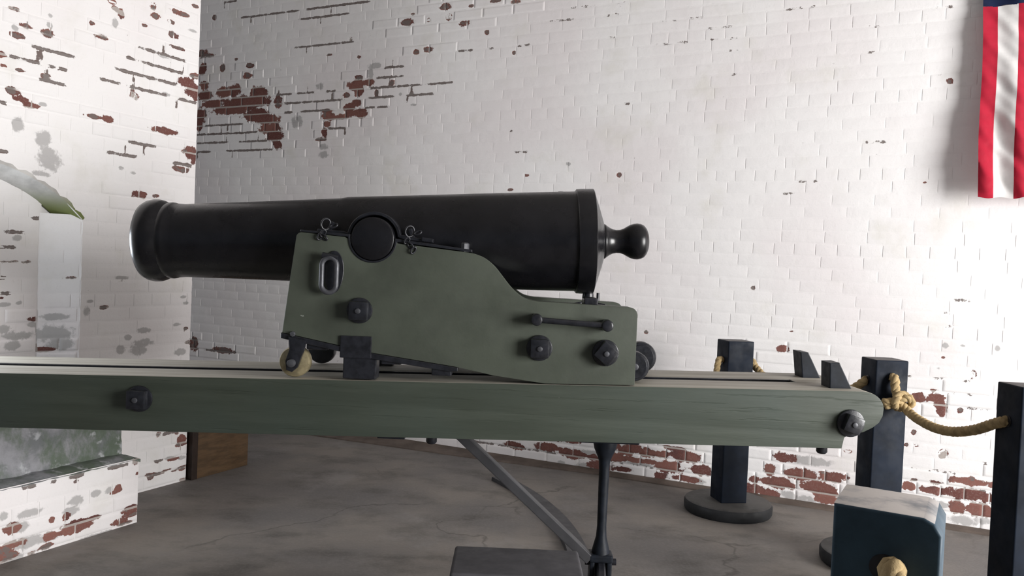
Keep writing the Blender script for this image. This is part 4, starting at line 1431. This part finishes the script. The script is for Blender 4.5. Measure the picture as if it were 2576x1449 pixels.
def stanchion(x, y, rot, label, mat, holes, h=PH, bev=0.006, chamfer=False):
    t = thing('rope_post', label, 'post', (x, y, 0), 'square rope posts on round bases', rot=(0, 0, rot))
    BASES[t.name] = Vector((0, 0, 0))
    obj('base', lathe([(0.0, 0.0), (0.0, 0.212), (0.012, 0.219), (0.045, 0.220), (0.056, 0.214), (0.060, 0.204), (0.060, 0.0)], 'Z', (0, 0, 0), 64, cap=False), M_BASE, t, smooth=35)
    if chamfer:
        hw = 0.071
        pm = prism([(-hw, 0.058), (-hw, h), (hw - 0.024, h), (hw - 0.010, h - 0.006), (hw, h - 0.022), (hw, 0.058)], -PW / 2, PW / 2, bev, 3)
    else:
        pm = box(-PW / 2, PW / 2, -PW / 2, PW / 2, 0.058, h, bev, 3)
    obj('post', pm, mat, t, smooth=40)
    # metal lined rope holes
    for hx, hy, hz in holes:
        r = tube([(hx * (PW / 2 - 0.004), hy * (PW / 2 - 0.004), hz), (hx * (PW / 2 + 0.002), hy * (PW / 2 + 0.002), hz)], 0.0195, 20)
        obj('rope_hole', r, M_IRON, t, smooth=40)
    return t


P1, P2, P3, P4 = (1.150, 4.145), (1.588, 3.44), (1.722, 2.680), (0.580, 1.210)
R1_, R2_, R3_, R4_ = math.radians(10), math.radians(2), 0.0, math.radians(-30)
post_a = stanchion(*P1, R1_, 'navy black rope post on round base standing behind the chassis near the brick wall', M_POST, [(-1, 0, 0.775), (1, 0, 0.775)], 0.877)
post_b = stanchion(*P2, R2_, 'navy black rope post with the knotted rope, beside the chassis tail', M_POST, [(0, -1, 0.805), (-1, 0, 0.79)], 0.880)
post_c = stanchion(*P3, R3_, 'black rope post that the sagging rope runs into', M_POST, [(-1, 0, 0.762), (0, -1, 0.762)], 0.884)
post_d = stanchion(*P4, R4_, 'slate blue rope post with a dusty grey worn top', M_POST_BLUE, [(0, -1, 0.795)], 0.875, 0.005, True)


def wl(P, rot, x, y, z):
    return (P[0] + x * math.cos(rot) - y * math.sin(rot), P[1] + x * math.sin(rot) + y * math.cos(rot), z)


H = PW / 2
# rope sagging from the knotted post to the next one
a = Vector(wl(P2, R2_, 0.0, -H - 0.004, 0.812))
e = Vector(wl(P3, R3_, -H - 0.004, 0.0, 0.762))
rp = thing('rope', 'tan rope sagging between two posts with a knot', 'rope', (a.x, a.y, 0.62), 'thick tan barrier ropes')
path = [a, a + Vector((0.000, -0.024, -0.006)), a + Vector((-0.002, -0.034, -0.040)), a + Vector((0.010, -0.044, -0.086)), Vector((1.625, 3.290, 0.684)),
        Vector((1.630, 3.200, 0.664)), Vector((1.632, 3.080, 0.657)), Vector((1.641, 2.970, 0.667)), Vector((1.647, 2.850, 0.699)), Vector((1.648, 2.750, 0.738)), e]
obj('line', rope_bm(path, 0.0185), M_ROPE, rp, smooth=True)
kx = a + Vector((0.010, -0.055, -0.088))
knot = []
for k in range(26):
    t_ = k / 25 * math.pi * 2.6 - 0.6
    knot.append(kx + Vector((0.036 * math.cos(t_) + 0.008, 0.020 * math.sin(t_ * 1.5 + 0.4), 0.027 * math.sin(t_) - 0.010 * t_ / 6)))
knot = [kx + Vector((-0.062, 0.012, -0.010)), kx + Vector((-0.040, 0.0, -0.006))] + knot[3:] + [kx + Vector((-0.055, 0.010, -0.030))]
obj('knot', rope_bm(knot, 0.0155, 4), M_ROPE, rp, smooth=True)

# rope between the post by the wall and the knotted post (mostly behind the chassis)
a = Vector(wl(P1, R1_, H + 0.004, 0, 0.775))
e = Vector(wl(P2, R2_, -H - 0.004, 0, 0.790))
rp2 = thing('rope', 'tan rope slung behind the chassis tail', 'rope', (a.x, a.y, 0.60), 'thick tan barrier ropes')
obj('line', rope_bm([a, a + Vector((0.022, -0.012, -0.006)), a + Vector((0.040, -0.035, -0.040)), a.lerp(e, 0.35) + Vector((0, 0, -0.13)), a.lerp(e, 0.65) + Vector((0, 0, -0.14)), e + Vector((-0.04, 0.05, -0.05)), e], 0.0185), M_ROPE, rp2, smooth=True)

# rope end looped on the left side of the wall post
a = Vector(wl(P1, R1_, -H - 0.003, -0.01, 0.775))
rp3 = thing('rope', 'short tan rope end hanging from the post behind the chassis', 'rope', (a.x, a.y, 0.66), 'thick tan barrier ropes')
obj('line', rope_bm([a, a + Vector((-0.020, -0.014, 0.006)), a + Vector((-0.030, -0.022, -0.03)), a + Vector((-0.034, -0.026, -0.08)), a + Vector((-0.036, -0.024, -0.12))], 0.0165), M_ROPE, rp3, smooth=True)

# rope knotted on the front of the slate blue post
a = Vector(wl(P4, R4_, 0.012, -H - 0.003, 0.795))
f = Vector((math.sin(R4_), -math.cos(R4_), 0)) * 1.0
s = Vector((math.cos(R4_), math.sin(R4_), 0))
rp4 = thing('rope', 'tan rope knot on the front of the slate blue post', 'rope', (a.x, a.y, 0.68), 'thick tan barrier ropes')
path = [a - f * 0.002, a + f * 0.022 + Vector((0, 0, 0.004)), a + f * 0.036 + s * 0.006 + Vector((0, 0, -0.016)), a + f * 0.034 + s * 0.012 + Vector((0, 0, -0.06)), a + f * 0.032 + s * 0.016 + Vector((0, 0, -0.13))]
obj('line', rope_bm(path, 0.0185), M_ROPE, rp4, smooth=True)

# ------------------------------------------------------------------ brown wooden crate behind the pier
cr = thing('wooden_crate', 'brown wooden crate behind the white brick pier', 'crate', RW @ Vector((-3.56, 3.335, 0)), rot=(0, 0, WALL_YAW))
BASES[cr.name] = Vector((-3.56, 3.335, 0))
CX0, CX1, CY0, CY1, CZ = -3.745, -3.372, 3.150, 3.540, 0.42
for bx in ((CX1 - 0.018, CX1, CY0 + 0.02, CY1), (CX0, CX0 + 0.018, CY0 + 0.02, CY1), (CX0 + 0.019, CX1 - 0.019, CY1 - 0.018, CY1), (CX0 + 0.019, CX1 - 0.019, CY0 + 0.02, CY0 + 0.038)):
    obj('side_panel', box(*bx, 0, CZ - 0.001, 0.002), M_WOOD, cr)
obj('lid', box(CX0 - 0.006, CX1 + 0.006, CY0 + 0.014, CY1 + 0.006, CZ, CZ + 0.018, 0.003), M_WOOD, cr)
obj('dark_gap_piece', box(CX1 - 0.045, CX1 + 0.004, CY0 - 0.020, CY0 + 0.019, 0, CZ - 0.002, 0.003), M_DARKWOOD, cr)  # dark piece standing in for the shaded gap beside the pier

# ------------------------------------------------------------------ flag hung upright against the wall
FB = Vector((0.72, WALL_Y - 0.09, 1.625))
fl = thing('flag', 'flag with red and white stripes and a navy canton hanging upright on the wall', 'flag', RW @ FB, rot=(0, 0, WALL_YAW))
BASES[fl.name] = FB
edges = [0.245, 0.308, 0.392, 0.452, 0.532] + [0.532 + 0.0715 * k for k in range(1, 10)]
ZB, ZC, ZTOP = 1.625, 2.552, 3.16


def cloth(x, z):
    f = (ZTOP - z) / (ZTOP - ZB)
    y = WALL_Y - 0.018 - 0.105 * f ** 1.1
    y += 0.016 * f * math.sin((x - 0.245) * 42 + z * 2.2) + 0.010 * math.sin((x + z * 0.35) * 27) * (0.3 + 0.7 * f)
    y += 0.006 * math.sin(z * 30 + x * 55) * (0.3 + 0.7 * f) + 0.0025 * math.sin(z * 71 + x * 90)
    return min(y, WALL_Y - 0.012)


def cloth_piece(x0, x1, z0, z1, nx, nz, off=0.0, top_edge=None):
    bm = bmesh.new()
    fr, bk = [], []
    for j in range(nz + 1):
        ra, rb = [], []
        for i in range(nx + 1):
            x = x0 + (x1 - x0) * i / nx
            z = z0 + (z1 - z0) * j / nz
            sway = 0.022 * ((ZTOP - z) / (ZTOP - ZB)) + 0.003 * math.sin(z * 9)
            if j == 0:
                z += 0.004 * math.sin(x * 60)
            y = cloth(x, z) - off
            ra.append(bm.verts.new((x + sway, y, z)))
            rb.append(bm.verts.new((x + sway, y + 0.0015, z)))
        fr.append(ra)
        bk.append(rb)
    for j in range(nz):
        for i in range(nx):
            bm.faces.new((fr[j][i], fr[j][i + 1], fr[j + 1][i + 1], fr[j + 1][i]))
            bm.faces.new((bk[j][i], bk[j + 1][i], bk[j + 1][i + 1], bk[j][i + 1]))
    for i in range(nx):
        bm.faces.new((fr[0][i], bk[0][i], bk[0][i + 1], fr[0][i + 1]))
        bm.faces.new((fr[nz][i], fr[nz][i + 1], bk[nz][i + 1], bk[nz][i]))
    for j in range(nz):
        bm.faces.new((fr[j][0], fr[j + 1][0], bk[j + 1][0], bk[j][0]))
        bm.faces.new((fr[j][nx], bk[j][nx], bk[j + 1][nx], fr[j + 1][nx]))
    bmesh.ops.recalc_face_normals(bm, faces=bm.faces)
    return bm


for i in range(13):
    zt = ZC if i < 7 else ZTOP
    obj('stripe', cloth_piece(edges[i], edges[i + 1], ZB, zt, 8, 70), M_RED if i % 2 == 0 else M_WHITE, fl, smooth=60)
obj('canton', cloth_piece(edges[0], edges[7], ZC, ZTOP, 36, 44), M_BLUE, fl, smooth=60)
# stars of the canton
cw, ch = (edges[7] - edges[0]) / 10, (ZTOP - ZC) / 12
for r in range(11):
    for q in range(9):
        if (r + q) % 2:
            continue
        sx, sz = edges[0] + cw * (q + 1), ZC + ch * (r + 1)
        bm = bmesh.new()
        vs = []
        for k in range(10):
            a = math.pi / 2 + math.pi * k / 5
            rr = 0.019 if k % 2 == 0 else 0.0075
            x, z = sx + rr * math.cos(a), sz + rr * math.sin(a)
            sway = 0.022 * ((ZTOP - z) / (ZTOP - ZB)) + 0.003 * math.sin(z * 9)
            vs.append(bm.verts.new((x + sway, cloth(x, z) - 0.0012, z)))
        bm.faces.new(vs)
        bmesh.ops.triangulate(bm, faces=bm.faces)
        obj('star', bm, M_WHITE, fl)
obj('hanging_rod', tube([RWpt for RWpt in (Vector((0.22, WALL_Y - 0.035, ZTOP + 0.005)), Vector((1.20, WALL_Y - 0.035, ZTOP + 0.005)))], 0.011, 14), M_DARKWOOD, fl, smooth=40)
